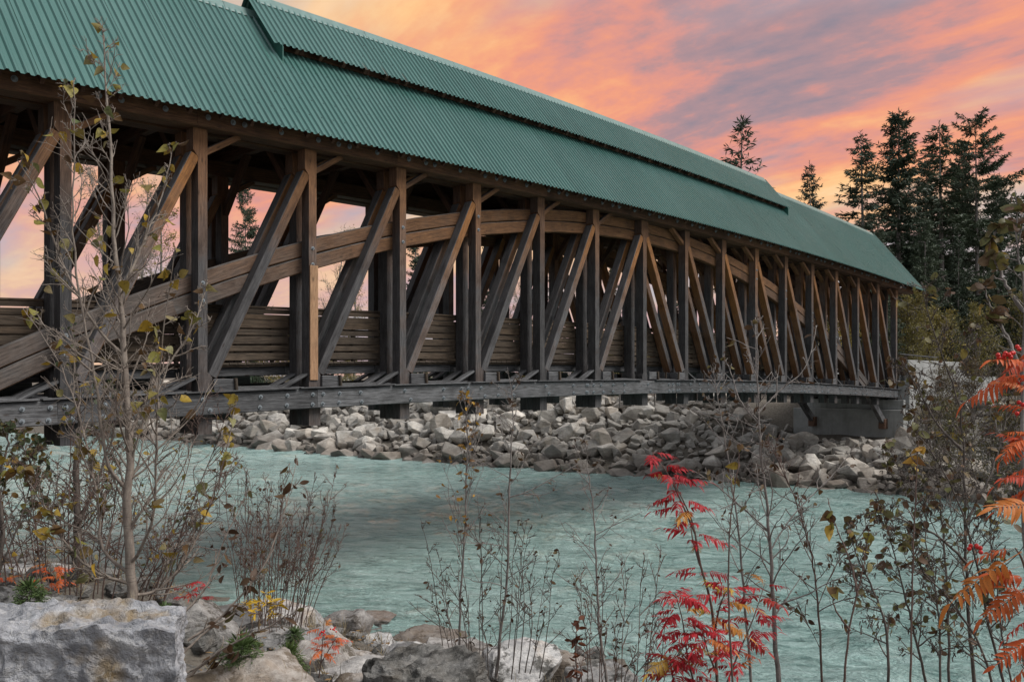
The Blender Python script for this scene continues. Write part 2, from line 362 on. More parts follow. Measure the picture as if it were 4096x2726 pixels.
# ---------------------------------------------------------------- ground and water
WATER_Z = -4.75
YF = [-400, -60, -5, -1, 3.4, 10, 17, 27, 38, 54, 66, 120, 400]
XF = [40, 17, 14.4, 14.4, 13.6, 13.0, 11.2, 10.4, 9.0, 8.6, 5.0, -14, -150]
CTRL = [(-6, .5, -1.5), (0, .5, -1.75), (6, .5, -1.8), (-6, 3, -1.75), (0, 3, -2.3), (6, 3, -2.4), (-3, 4.5, -2.05), (-3.2, 7.5, -2.05), (-2.2, 6.2, -2.3),
        (-4.6, 9, -2.15), (-7.5, 12, -2.55), (-7.0, 14.5, -3.6), (-9.5, 16, -3.6), (-9, 19.5, -4.8), (-12, 20, -4.75), (-15, 22.5, -4.75), (-12, 12, -1.6), (-13, 17, -3.0), (-6.5, 18.2, -4.75),
        (-2.9, 8.2, -2.75), (-2.6, 10.5, -3.3), (-2.6, 13.5, -4.2), (-3.5, 17, -4.85), (-1.5, 15.6, -4.75), (-1, 9.5, -3.3), (0.2, 14.0, -4.75), (0, 7, -3.0), (2, 7.5, -3.2), (0, 11, -3.9), (2, 12.8, -4.8),
        (4, 12.5, -5.0), (8, 12, -5.0), (4, 8.5, -3.6), (9, 8, -3.4), (-4, 20, -5.4), (0, 18, -5.6), (5, 17, -5.8), (12, 16, -5.8), (-9, 23, -5.6), (-20, 12, -1.4), (-20, 20, -3.0), (15, 4, -2.2), (18, 10, -5)]
def smooth(x, a, b):
    t = min(1, max(0, (x-a)/(b-a))); return t*t*(3-2*t)
def far_line(y): return float(np.interp(y, YF, XF))
def ground_z(x, y):
    xf = far_line(y); d = x - xf
    zf = WATER_Z + (.47*d if d > 0 else .5*d)
    zf = max(-6.6, min(zf, -1.35 + .006*max(0, d-8)))
    r, dd = to_rd(x, y)
    e = -18.2 - .02*y - x
    zb = max(-6.6, min(WATER_Z + .65*e, -1.45))
    zn = zb
    wgt = 1 - max(smooth(dd, 19, 25), smooth(abs(r), 18, 26), smooth(-dd, 0, 8))
    if wgt > 0:
        sw = sz = 0
        for cr, cd, cz in CTRL:
            q = 1/((cr-r)**2 + (cd-dd)**2 + .15)**2; sw += q; sz += q*cz
        zn = zb*(1-wgt) + wgt*sz/sw
    z = max(zf, zn)
    if 14 < x < 24 and -4 < y < 9:
        k = smooth(y, -3.5, -1)*(1-smooth(y, 5.2, 8.5))*(1-smooth(x, 22.6, 24)); z = z*(1-k) + k*min(z, -4.75+.235*max(0, x-14.2))
    if z > -6.5: z += .10*noise.noise((x*.9, y*.9, 0)) + .05*noise.noise((x*2.7, y*2.7, 3))
    return z
def axis(segs):
    out = [segs[0][0]]
    for a, b, st in segs:
        n = max(1, round((b-a)/st)); out += [a + (b-a)*(i+1)/n for i in range(n)]
    return out
def build_ground():
    xs = axis([(-1500, -100, 200), (-100, -34, 8), (-34, 30, .55), (30, 80, 3.5), (80, 300, 20), (300, 2000, 240)])
    ys = axis([(-1500, -100, 200), (-100, -24, 6), (-24, 28, .55), (28, 90, 2.5), (90, 300, 15), (300, 2000, 240)])
    V = [(x, y, ground_z(x, y)) for y in ys for x in xs]; nx = len(xs)
    Fc = [(j*nx+i, j*nx+i+1, (j+1)*nx+i+1, (j+1)*nx+i) for j in range(len(ys)-1) for i in range(nx-1)]
    tag(link('ground', meshdata('ground', V, Fc, M_SOIL, True)), 'stony earth of both river banks', kind='structure')
build_ground()
def build_water():
    xs = axis([(-900, -60, 120), (-60, -22, 4), (-22, 20, .22), (20, 60, 5)])
    ys = axis([(-900, -60, 120), (-60, -14, 3), (-14, 36, .22), (36, 90, 1.2), (90, 700, 40)])
    X, Y = np.meshgrid(np.array(xs), np.array(ys))
    rng = np.random.RandomState(4); Z = np.zeros_like(X)
    for k in range(26):                                     # current waves running down the river, short and crossing
        a = rng.normal(TH, .6); lam = rng.uniform(.55, 2.6); kx, ky = 2*math.pi/lam*math.cos(a), 2*math.pi/lam*math.sin(a)
        Z += .0125*lam**.85*np.sin(kx*X + ky*Y + rng.uniform(0, 6.28) + .8*np.sin(.31*X*rng.uniform(.5, 1.5)+.27*Y))
    Z *= (.55 + .45*np.sin(.21*X+.4)*np.sin(.17*Y+1.0))
    nx = len(xs); V = np.c_[X.ravel(), Y.ravel(), (WATER_Z+Z).ravel()].tolist()
    Fc = [(j*nx+i, j*nx+i+1, (j+1)*nx+i+1, (j+1)*nx+i) for j in range(len(ys)-1) for i in range(nx-1)]
    tag(link('water', meshdata('water', V, Fc, M_WATER, True)), 'pale turquoise river', kind='structure')
build_water()

# ---------------------------------------------------------------- covered bridge
BR = empty('covered_bridge', (0, 2.2, -.46), 'long timber covered footbridge with ribbed green metal roof over the river', 'bridge')
BR_I = Matrix.Translation((0, -2.2, .46))
BRC = bpy.data.objects  # alias
P, YC = 2.5, 2.2                                 # panel length, centre line
def cam_z(x): return -.001*x*x                   # the whole bridge is cambered
class Sub: pass
def bpart(o):
    """parts are laid out in world coordinates; move them into the bridge's own space"""
    o.matrix_basis = BR_I @ o.matrix_basis; return o
def bt(name, p0, p1, wy, wz, mat, up=(0, 0, 1), ch=.012): return bpart(timber(name, p0, p1, wy, wz, mat, BR, up, ch))
def my(y, side): return y if side == 0 else 2*YC - y      # mirror to the far truss
def post_poly(i, dz):
    zb, zt = -.84 + dz, 5.03 + dz; x0 = P*i; wd = .19; e = .10
    lo = [(x0, zb), (x0+wd, zb)]
    if i < 0:
        pl = [(x0, zb), (x0+wd+e, zb), (x0+wd+e, .26+dz), (x0+wd, .36+dz), (x0+wd, zt), (x0-e, zt), (x0-e, zt-.42), (x0, zt-.55)]
    elif i > 0:
        pl = [(x0-e, zb), (x0+wd, zb), (x0+wd, zt-.55), (x0+wd+e, zt-.42), (x0+wd+e, zt), (x0, zt), (x0, .36+dz), (x0-e, .26+dz)]
    else:
        pl = [(x0-e*.6, zb), (x0+wd+e*.6, zb), (x0+wd+e*.6, .1+dz), (x0+wd, .2+dz), (x0+wd, zt-.55), (x0+wd+e, zt-.42), (x0+wd+e, zt), (x0-e, zt), (x0-e, zt-.42), (x0, zt-.55), (x0, .2+dz), (x0-e*.6, .1+dz)]
    return pl
LAY = [(0.0, .27), (.47, .74)]
for side in (0, 1):
    for i in range(-9, 10):
        dz = cam_z(P*i)
        for (ya, yb) in LAY:
            y0, y1 = sorted((my(ya, side), my(yb, side)))
            o = bpart(prism('post', post_poly(i, dz), y0, y1, W_TRUSS, BR, (P*i+.095, 2.0+dz)))
            # braces leaning towards mid-span
            if i < 9:
                a, b = (i, i+1)
                za, zb_ = cam_z(P*a), cam_z(P*b)
                if i < 0: p0, p1 = (P*a+.30, (y0+y1)/2, .28+za), (P*b-.05, (y0+y1)/2, 4.52+zb_)
                else:     p0, p1 = (P*b-.11, (y0+y1)/2, .28+zb_), (P*a+.24, (y0+y1)/2, 4.52+za)
                bt('diagonal_brace', p0, p1, .258, .20, W_DIAG)
            if i != 0:
                s = 1 if i < 0 else -1
                xa = P*i + (.19 if i < 0 else 0)
                ym = (y0+y1)/2
                bt('knee_brace', (xa-.04*s, ym, 4.58+dz), (xa+.72*s, ym, 5.06+dz), .16, .12, W_TRUSS)
                xk = P*i + (0 if i < 0 else .19)
                bt('kicker_plank', (xk-.02*s*0, ym, .26+dz), (xk-.80*s, ym, -.13+dz), .20, .055, W_CHORD)
# bottom chords: paired timbers outside and inside the posts
CH = []
for side in (0, 1):
    for (ya, yb) in ((-.17, -.004), (.285, .455), (.745, .90)):
        y = (my(ya, side)+my(yb, side))/2; wy = abs(yb-ya)
        stops = [-22.55, -17.6, -12.4, -8.05, -2.95, 1.6, 6.9, 11.3, 16.7, 22.3]
        for a, b in zip(stops[:-1], stops[1:]):
            o = bt('bottom_chord', (a+.003, y, -.255+cam_z(a)), (b-.003, y, -.255+cam_z(b)), wy, .41, W_CHORD, ch=.016)
            if ya == -.17 and side == 0: CH.append((a, b, o))
    # top plates lying on the post heads
    for (ya, yb) in ((-.16, .29), (.40, .80)):
        y = (my(ya, side)+my(yb, side))/2
        stops = [-24.6, -20.2, -15.1, -10.2, -4.9, -.1, 5.1, 10.1, 14.9, 20.2, 24.6]
        for a, b in zip(stops[:-1], stops[1:]):
            bt('top_plate', (a+.003, y, 5.215+cam_z(a)), (b-.003, y, 5.215+cam_z(b)), abs(yb-ya), .36, W_PLATE, ch=.02)
# arch ribs: two stacked courses, in lengths of one panel and a half
def arch_z(x): return 4.74 - .0136*x*x + cam_z(x)*0
for side in (0, 1):
    y = my(.37, side)
    for course, off in ((0, .165), (1, -.165)):
        ks = [-20.6, -17.3, -13.3, -9.2, -4.6, 0, 4.6, 9.2, 13.3, 17.3, 20.6] if course == 0 else [-20.9, -19.2, -15.4, -11.2, -6.9, -2.3, 2.3, 6.9, 11.2, 15.4, 19.2, 20.9]
        for a, b in zip(ks[:-1], ks[1:]):
            n = 3                                            # slightly bent lengths
            pts = [a+(b-a)*k/n for k in range(n+1)]
            V, Fc = [], []
            mid = (a+b)/2; o0 = Vector((mid, y, arch_z(mid)))
            tx = Vector((1, 0, -2*.0136*mid)).normalized(); M = frame(o0, tx, (0, 0, 1)); Mi = M.inverted()
            for x in pts:
                s = -2*.0136*x; nrm = Vector((-s, 0, 1)).normalized(); c = Vector((x, y, arch_z(x))) + nrm*off
                for (dy, dn) in ((-.095, -.155), (.095, -.155), (.095, .155), (-.095, .155)):
                    V.append(Mi @ (c + Vector((0, dy, 0)) + nrm*dn))
            for k in range(n):
                for q in range(4): Fc.append((k*4+q, k*4+(q+1) % 4, k*4+4+(q+1) % 4, k*4+4+q))
            Fc += [(3, 2, 1, 0), (n*4, n*4+1, n*4+2, n*4+3)]
            me = meshdata('arch_rib', V, Fc, W_ARCH)
            bm = bmesh.new(); bm.from_mesh(me)
            es = [e for e in bm.edges if abs((e.verts[0].co-e.verts[1].co).normalized().x) > .8]
            bmesh.ops.bevel(bm, geom=es, offset=.02, segments=1, affect='EDGES'); bmesh.ops.recalc_face_normals(bm, faces=bm.faces); bm.to_mesh(me); bm.free()
            bpart(link('arch_rib', me, BR, M))
    for s in (-1, 1):                                        # arch feet running down to the abutment
        bt('arch_foot', (s*19.6, y, -.62), (s*21.75, y, -2.15), .2, .34, W_CHORD)
        o = bpart(box_obj('steel_shoe', (min(s*21.55, s*22.0), y-.16, -2.5), (max(s*21.55, s*22.0), y+.16, -2.0), M_RUST, BR))
# floor beams, deck edge, deck planks
for i in range(-9, 10):
    dz = cam_z(P*i)
    bt('floor_beam', (P*i+.095, .10, -.27+dz), (P*i+.095, 2*YC-.10, -.27+dz), .16, .30, W_CHORD)
for side in (0, 1):
    for i in range(-9, 9):
        a, b = P*i, P*(i+1)
        bt('deck_edge', (a+.01, my(.99, side), .34+cam_z(a)), (b-.01, my(.99, side), .34+cam_z(b)), .12, .19, W_CHORD)
        bt('deck_nosing', (a+.012, my(.955, side), .463+cam_z(a)), (b-.012, my(.955, side), .463+cam_z(b)), .22, .05, W_BOARD)
dk = bmesh.new()
for k in range(-112, 113):
    x = k*.2; z = .51+cam_z(x)
    vs = [dk.verts.new((x+sx*.094, y, z+sz*.022)) for sz in (-1, 1) for sx, y in ((-1, .80), (1, .80), (1, 3.6), (-1, 3.6))]
    for f in ((3, 2, 1, 0), (4, 5, 6, 7), (0, 1, 5, 4), (1, 2, 6, 5), (2, 3, 7, 6), (3, 0, 4, 7)): dk.faces.new([vs[q] for q in f])
me = bpy.data.meshes.new('deck'); dk.to_mesh(me); dk.free(); me.materials.append(W_BOARD)
o = bpart(link('deck', me, BR, Matrix.Identity(4))); o['kind'] = 'stuff'
# ledge boards over the chords, weathered slats between them
rng = random.Random(5)
for side in (0, 1):
    for i in range(-9, 9):
        a, b = P*i, P*(i+1)
        for k, (yy, zz) in enumerate(((-.11, -.028), (.06, -.012), (.24, .0), (.42, .01), (.60, .02))):
            sx = .30 if k == 0 else .12
            j = rng.uniform(-.006, .006)
            if k == 0: aa, bb = (a-.35, b-.40) if i < 0 else (a+.40, b+.30)
            else: aa, bb = a+.32, b-.14
            bt('ledge_board', (aa, my(yy, side), zz+cam_z(aa)+j), (bb, my(yy, side), zz+cam_z(bb)+j), .16 if k else .26, .026, W_CHORD, ch=.004)
    for i in range(-9, 10):                                  # shear blocks with a driven wedge beside every post
        s = 1 if i < 0 else -1
        x0 = P*i + (.30 if i < 0 else -.11); dz = cam_z(P*i)
        if i == 0: s, x0 = 1, .26
        for yy in (.0, .50):
            o = bt('shear_block', (x0, my(yy+.07, side), .105+dz), (x0+.50*s, my(yy+.07, side), .105+dz), .26, .25, W_CHORD, ch=.02)
            bt('wedge', (x0+.44*s, my(yy-.075, side), .24+dz), (x0+.47*s, my(yy-.075, side), -.10+dz), .05, .09, W_BOARD, up=(0, 1, 0))
# galvanised bolts with washers
def bolt_mesh(r):
    V, Fc = [], []
    def disc(r0, y0, y1, n, ph=0):
        b0 = len(V)
        for y in (y0, y1):
            for k in range(n): V.append((r0*math.cos(2*math.pi*k/n+ph), y, r0*math.sin(2*math.pi*k/n+ph)))
        for k in range(n): Fc.append((b0+k, b0+(k+1) % n, b0+n+(k+1) % n, b0+n+k))
        Fc.append(tuple(b0+n+k for k in range(n)))
    disc(r, 0, -.012, 12); disc(r*.52, -.012, -.04, 6); disc(r*.25, -.04, -.075, 6)
    return meshdata('bolt', V, Fc, M_BOLT)
BOLT, BOLT2 = bolt_mesh(.044), bolt_mesh(.056)
rng = random.Random(8)
for (a, b, ob) in CH:
    i0, i1 = math.ceil(a/P), math.floor(b/P)
    xs = []
    for i in range(-9, 10):
        for dx, zz in ((.02, .09), (.16, -.12), (1.22, .09), (1.24, -.12), (.66 if i % 2 else 1.85, .09), (.66 if i % 2 else 1.85, -.11)):
            x = P*i+dx
            if a+.1 < x < b-.1: xs.append((x, zz))
    xs += [(a+.12, .09), (a+.12, -.12), (b-.13, .09), (b-.13, -.12)]
    for x, zz in xs:
        c = Vector((x+rng.uniform(-.02, .02), -.171, -.255+zz+cam_z(x)))
        link('bolt', BOLT, ob, ob.matrix_basis.inverted() @ (BR_I @ Matrix.Translation(c)))
for i in range(-9, 10):
    for dx in (.12, .62, .92, 1.75):
        x = P*i+dx+rng.uniform(-.05, .05)
        bpart(link('bolt', BOLT2, BR, Matrix.Translation((x, -.161, 5.22+cam_z(x)))))
    if abs(i) >= 3 and abs(i) < 8:
        for q in (-.17, .17):
            bpart(link('bolt', BOLT2, BR, Matrix.Translation((P*i+.095, -.001, arch_z(P*i)+q)) @ Matrix.Scale(.7, 4)))
# railings inside both trusses
rng = random.Random(3)
for side in (0, 1):
    yy = my(.80, side)
    for i in range(-9, 9):
        a, b = P*i, P*(i+1)
        zs = [.66, .83, 1.0, 1.165, 1.34, 1.49, 1.62]
        hs = [.15, .115, .16, .115, .165, .115, .10]
        for z, h in zip(zs, hs):
            j, j2 = rng.uniform(-.012, .012), rng.uniform(-.012, .012)
            bt('rail_board', (a+.004, yy+rng.uniform(-.006, .006), z+cam_z(a)+j), (b-.004, yy+rng.uniform(-.006, .006), z+cam_z(b)+j2), .04, h, W_BOARD, ch=.006)
        bt('rail_cap', (a+.003, my(.84, side), 1.70+cam_z(a)), (b-.003, my(.84, side), 1.70+cam_z(b)), .16, .045, W_BOARD, ch=.008)
        bt('rail_stud', (a+1.3, my(.875, side), .5+cam_z(a)), (a+1.3, my(.875, side), 1.67+cam_z(a)), .09, .09, W_BOARD, up=(0, 1, 0))
# fresh board scarfed on to one weathered post
bt('repair_board', (P*-5+.11, -.018, -.02), (P*-5+.11, -.018, 2.42), .032, .20, W_NEW, up=(1, 0, 0), ch=.004)
# ties, struts and rafters under the roof
for i in range(-10, 11):
    x = P*i+.09; dz = cam_z(x)
    if abs(i) < 10:
        bt('tie_beam', (x, -.05, 5.50+dz), (x, 2*YC+.05, 5.50+dz), .18, .22, W_DARK)
        for side in (0, 1):
            bt('sway_brace', (x+.02, my(.70, side), 4.15+dz), (x+.02, my(1.75, side), 5.42+dz), .15, .17, W_DARK)
    bt('king_post', (x, YC, 5.6+dz), (x, YC, 8.2+dz), .16, .16, W_DARK, up=(1, 0, 0))
SL = (8.54-5.21)/2.75                                           # roof rise per metre
for side in (0, 1):
    for k in range(-39, 40):
        x = k*.64; dz = cam_z(x)
        bt('rafter', (x, my(-.42, side), 5.21+SL*.13-.16+dz), (x, my(YC-.03, side), 8.54-.19+dz), .07, .15, W_DARK, up=(0, -1 if side == 0 else 1, 1))
    for a in range(-5, 5):                                      # boards closing the gap between plate and roof
        bt('frieze_board', (a*5.0+.004, my(.33, side), 5.72+cam_z(a*5.0)), (a*5.0+4.996, my(.33, side), 5.72+cam_z(a*5.0+5)), .03, .64, W_DARK, ch=.004)
    for q in range(5):                                          # sheathing boards under the sheets
        yv = (-.14, .35, .95, 1.5, 1.9)[q]
        for a in range(-5, 5):
            bt('roof_board', (a*5.0+.003, my(yv, side), 5.21+SL*(yv+.55)-.045+cam_z(a*5.0)), (a*5.0+4.997, my(yv, side), 5.21+SL*(yv+.55)-.045+cam_z(a*5.0+5)), .93 if q else .5, .03, W_DARK, up=(0, -SL if side == 0 else SL, 1), ch=.004)
    if side == 0:
        for k in range(-19, 20):                                 # paler blocking ends showing under the eave
            x = k*1.28+.3
            bt('blocking', (x-.09, -.36, 5.335+cam_z(x)), (x+.09, -.36, 5.335+cam_z(x)), .20, .07, W_ARCH, up=(0, -SL, 1))

# ribbed sheets: one mesh per slope, one object per sheet
def sheet_mesh(name, wid, ya, za, yb, zb, ribs=6, skew=0.0):
    pit = wid/ribs; prof = []
    for k in range(ribs):
        x = -wid/2 + k*pit
        prof += [(x, 0), (x+pit*.42, 0), (x+pit*.57, .036), (x+pit*.80, .036)]
    prof.append((wid/2+.004, 0.0))
    up = Vector((0, -(zb-za), yb-ya)).normalized()
    if up.z < 0: up = -up
    V = []
    nseg = 2
    for j in range(nseg+1):
        f = j/nseg; y, z = ya+(yb-ya)*f, za+(zb-za)*f
        for (x, h) in prof: V.append((x, y+up.y*h, z+up.z*h))
    n = len(prof)
    Fc = [(j*n+i, j*n+i+1, (j+1)*n+i+1, (j+1)*n+i) for j in range(nseg) for i in range(n-1)]
    return meshdata(name, V, Fc, M_ROOF)
ROOF = bpy.data.objects.new('roof', None); COL.objects.link(ROOF); ROOF.parent = BR; ROOF.matrix_basis = BR_I @ Matrix.Translation((0, YC, 8.54))
DORM = bpy.data.objects.new('raised_roof', None); COL.objects.link(DORM); DORM.parent = BR; DORM.matrix_basis = BR_I @ Matrix.Translation((0, YC, 8.92))
def sheets(parent, half, n, ya, za, zr):
    zc = parent.matrix_basis.translation.z - .46
    wid = 2*half/n; Pi = parent.matrix_basis.inverted() @ BR_I
    ms = [sheet_mesh('roof_sheet', wid, ya, za, YC, zr), sheet_mesh('roof_sheet', wid, 2*YC-ya, za, YC, zr)]
    for side in (0, 1):
        for k in range(n):
            x = -half+wid*(k+.5)
            M = Matrix.Translation((x, 0, cam_z(x))) @ Matrix.Rotation(math.atan(.002*x), 4, 'Y')
            link('roof_sheet', ms[side], parent, Pi @ M)
    # folded ridge flashing
    for k in range(round(2*half/2.98)):
        a = -half + k*2*half/round(2*half/2.98); b = a + 2*half/round(2*half/2.98) - .01
        V, Fc = [], []
        for x in (a, b):
            for (dy, dh) in ((-.17, -.17*SL+.03), (-.155, -.155*SL+.045), (-.03, .05), (0, .065), (.03, .05), (.155, -.155*SL+.045), (.17, -.17*SL+.03)):
                V.append((x, YC+dy, zr+.005+dh+cam_z(x)))
        Fc = [(i, i+1, i+8, i+7) for i in range(6)]
        link('ridge_cap', meshdata('ridge_cap', V, Fc, M_CAP), parent, Pi)
    # screw heads in rows along the purlins, too small to pick one by one
    V, Fc = [], []
    up = Vector((0, -SL, 1)).normalized()
    L = math.hypot(YC-ya, zr-za); nrow = max(2, round(L/.62))
    for k in range(int(2*half/(wid/6))):
        if k % 2: continue
        x = -half + wid/6*(k+.3)
        for r in range(nrow+1):
            f = .02+.93*r/nrow; y, z = ya+(YC-ya)*f, za+(zr-za)*f
            c = Vector((x, y, z+cam_z(x))) + up*.006; b0 = len(V)
            t1 = Vector((1, 0, 0))*.011; t2 = Vector((0, 1, SL)).normalized()*.011
            V += [c-t1-t2, c+t1-t2, c+t1+t2, c-t1+t2, c+up*.008]
            Fc += [(b0, b0+1, b0+4), (b0+1, b0+2, b0+4), (b0+2, b0+3, b0+4), (b0+3, b0, b0+4)]
    o = link('roof_screws', meshdata('roof_screws', V, Fc, M_BLACK), parent, Pi); o['kind'] = 'stuff'
sheets(ROOF, 25.1, 55, -.55, 5.21, 8.54)
sheets(DORM, 12.5, 27, 1.05, 8.92-SL*1.15, 8.92)
# raised roof: end cheeks, fascia boards and outlookers
Pi = DORM.matrix_basis.inverted() @ BR_I
for s in (-1, 1):
    for side in (0, 1):
        x = s*12.48; dz = cam_z(x)
        pts = [(1.02, 8.54-SL*1.18+.02), (YC, 8.56), (YC, 8.915), (1.02, 8.92-SL*1.18-.005)]
        V = [(x+e, my(y, side), z+dz) for e in (-.012, .012) for y, z in pts] 
        Fc = [(0, 1, 2, 3), (7, 6, 5, 4), (0, 4, 5, 1), (1, 5, 6, 2), (2, 6, 7, 3), (3, 7, 4, 0)]
        link('end_cheek', meshdata('end_cheek', V, Fc, M_FLASH), DORM, Pi)
        xf = x + s*.09                                            # flashing turned out over the main roof
        pts = [(1.0, 8.54-SL*1.2+.03), (YC, 8.575)]
        V = [(xx, my(y, side), z+dz+h) for h in (0, .008) for y, z in pts for xx in (x-.01*s, xf)]
        Fc = [(0, 1, 3, 2), (4, 6, 7, 5), (0, 4, 5, 1), (2, 3, 7, 6), (0, 2, 6, 4), (1, 5, 7, 3)]
        link('flashing', meshdata('flashing', V, Fc, M_FLASH), DORM, Pi)
for side in (0, 1):
    for a in range(5):
        x0, x1 = -12.4+a*4.96, -12.4+(a+1)*4.96-.01
        o = timber('fascia_board', (x0, my(1.30, side), 7.64+cam_z(x0)), (x1, my(1.30, side), 7.64+cam_z(x1)), .04, .26, W_DARK, DORM); o.matrix_basis = Pi @ o.matrix_basis
    for k in range(-19, 20):
        x = k*.64+.1; dz = cam_z(x)
        o = timber('outlooker', (x, my(1.10, side), 8.92-SL*1.10-.10+dz), (x, my(YC-.05, side), 8.92-.165+dz), .08, .13, W_DARK, DORM, up=(0, -SL if side == 0 else SL, 1)); o.matrix_basis = Pi @ o.matrix_basis
    o = None
# abutments
def abutment(s, label):
    e = empty('abutment', (s*23.2, YC, -2), label, 'abutment'); Mi = Matrix.Translation((-s*23.2, -YC, 2))
    def q(name, lo, hi, bev=.02):
        lo2 = (min(s*lo[0], s*hi[0]), lo[1], lo[2]); hi2 = (max(s*lo[0], s*hi[0]), hi[1], hi[2])
        o = box_obj(name, lo2, hi2, M_CONC, e, bev); o.matrix_basis = Mi @ o.matrix_basis
    q('front_wall', (21.95, -.55, -5.2), (22.6, 5.2, -1.55)); q('bearing_seat', (22.3, -.45, -1.548), (22.9, 4.9, -1.06))
    q('side_pier', (22.62, -.62, -5), (23.3, -.05, -.1)); q('side_pier', (22.62, 4.45, -5), (23.3, 5.0, -.1))
    q('back_wall', (23.0, -.04, -5), (23.35, 4.44, .2))
    for ya, yb in ((-.52, -.22), (4.62, 4.92)):
        q('wing_wall', (23.31, ya, -4), (40, yb, -.12)); q('parapet', (22.95, ya+.06, -.117), (32.6, yb-.04, .97))
    q('approach_slab', (23.36, -.2, -.3), (60, 4.6, .15))
abutment(1, 'pale concrete abutment and wing wall at the far end of the bridge')
abutment(-1, 'concrete abutment under the near end of the bridge')
rail = empty('approach_railing', (23.4, -.1, .2), 'low brown board railing where the bridge meets the wing wall', 'railing')
for k in range(6):
    o = timber('rail_board', (22.75, .02, .12+k*.2), (24.2, .02, .12+k*.2), .04, .17, W_BOARD, rail); o.matrix_basis = Matrix.Translation((-23.4, .1, -.2)) @ o.matrix_basis
o = timber('rail_cap', (22.75, -.02, 1.27), (28.6, -.02, 1.2), .22, .05, W_CHORD, rail); o.matrix_basis = Matrix.Translation((-23.4, .1, -.2)) @ o.matrix_basis
# small reading panel on the railing
sg = empty('information_panel', (-.30, .9, 1.70), 'small tilted pale reading panel in a black frame on the bridge railing', 'sign')
M = Matrix.Rotation(R(-38), 4, 'X')
for nm, lo, hi, mt in (('frame', (-.30, -.21, .10), (.30, .21, .125), M_BLACK), ('face', (-.27, -.18, .127), (.27, .18, .133), M_PANEL)):
    o = box_obj(nm, lo, hi, mt, sg, .003); o.matrix_basis = M @ o.matrix_basis
for xx in (-.24, .24): timber('bracket', (xx, .02, -.05), (xx, .03, .1), .03, .03, M_BLACK, sg, up=(1, 0, 0))

# ---------------------------------------------------------------- rocks
def hull_rock(rng, n=20, flat=.75, bev=.05, boxy=.5):
    bm = bmesh.new()
    for k in range(n):
        v = Vector((rng.gauss(0, 1), rng.gauss(0, 1), rng.gauss(0, 1))).normalized()
        m = max(abs(v.x), abs(v.y), abs(v.z)); v = v*(1-boxy) + v/m*boxy*.85
        v *= rng.uniform(.82, 1.0); bm.verts.new((v.x, v.y*rng.uniform(.8, 1), v.z*flat))
    g = bmesh.ops.convex_hull(bm, input=bm.verts)
    bmesh.ops.delete(bm, geom=[v for v in bm.verts if not v.link_faces], context='VERTS')
    bmesh.ops.dissolve_limit(bm, angle_limit=R(14), verts=bm.verts, edges=bm.edges)
    if bev: bmesh.ops.bevel(bm, geom=list(bm.edges), offset=bev, segments=1, affect='EDGES')
    bmesh.ops.triangulate(bm, faces=bm.faces)
    return bm
rng = random.Random(21)
def to_mesh(bm, name, mat):
    me = bpy.data.meshes.new(name); bm.to_mesh(me); bm.free()
    if mat: me.materials.append(mat)
    return me
PROTO = [to_mesh(hull_rock(rng, rng.randint(11, 20), rng.uniform(.6, .95), .028, rng.uniform(.2, .75)), 'riprap_rock', M_RIP) for _ in range(18)]
PV = []
for me in PROTO:
    co = np.empty(len(me.vertices)*3, 'f'); me.vertices.foreach_get('co', co); PV.append((co.reshape(-1, 3), [tuple(p.vertices) for p in me.polygons]))
def far_rocks():
    rng = random.Random(77); spots = []
    st = .45
    y = -16.0
    while y < 62:
        s = st*(1 + max(0, (y-8))*.018)
        u = -.5
        while u < 8.6:
            yy = y + rng.uniform(-.4, .4)*s; uu = u + rng.uniform(-.45, .45)*s
            x = far_line(yy) + uu
            low = max(0, 1-uu/3.0)
            big = rng.random() < (.16+.12*low)
            size = rng.uniform(.46, .85)*(1.5 if big else .72)*(1+.018*max(0, y-8))
            if rng.random() < .06: size *= 1.35
            inabut = (x > 21.0 and -.9 < yy < 5.5)
            if not inabut: spots.append((x, yy, size))
            u += s*rng.uniform(.8, 1.15)
        y += s
    out = []
    for (x, yy, size) in spots:
        z = ground_z(x, yy) + size*rng.uniform(.02, .36)
        r, d = to_rd(x, yy)
        vis = abs(r/d) < .62
        out.append(((size/d if vis else 0), x, yy, z, size, rng.randrange(18), (rng.uniform(-.5, .5), rng.uniform(-.5, .5), rng.uniform(0, 6.3)), (rng.uniform(.85, 1.3), rng.uniform(.7, 1.1), rng.uniform(.7, 1.1))))
    out.sort(reverse=True)
    V, Fc = [], []
    for k, (_, x, y, z, s, p, rot, sc) in enumerate(out):
        from mathutils import Euler
        M = Matrix.Translation((x, y, z)) @ Euler(rot).to_matrix().to_4x4() @ Matrix.Diagonal((s*sc[0]*.62, s*sc[1]*.62, s*sc[2]*.62, 1))
        if k < 300:
            wet = z < -3.9; where = 'upstream of the bridge' if y > 9 else ('behind the bridge' if y > 4.6 else ('under the bridge' if y > -.5 else ('beside the bridge end' if y > -6 else 'below the wing wall')))
            zone = ('wet brown-grey ' if wet else 'dry pale grey ') + ('large' if s > 1.0 else 'smaller') + ' rock ' + ('at the far waterline ' if wet else 'on the far bank slope ') + where
            tag(link('riprap_rock', PROTO[p], None, M), zone, 'rock', zone.replace('rock', 'rocks'))
        else:
            co, fs = PV[p]; b0 = len(V); A = np.array(M)[:3]
            V += (co @ A[:, :3].T + A[:, 3]).tolist(); Fc += [tuple(b0+i for i in f) for f in fs]
    o = link('riprap', meshdata('riprap', V, Fc, M_RIP)); tag(o, 'mass of smaller broken stone filling the far bank', 'stones', kind='stuff')
far_rocks()

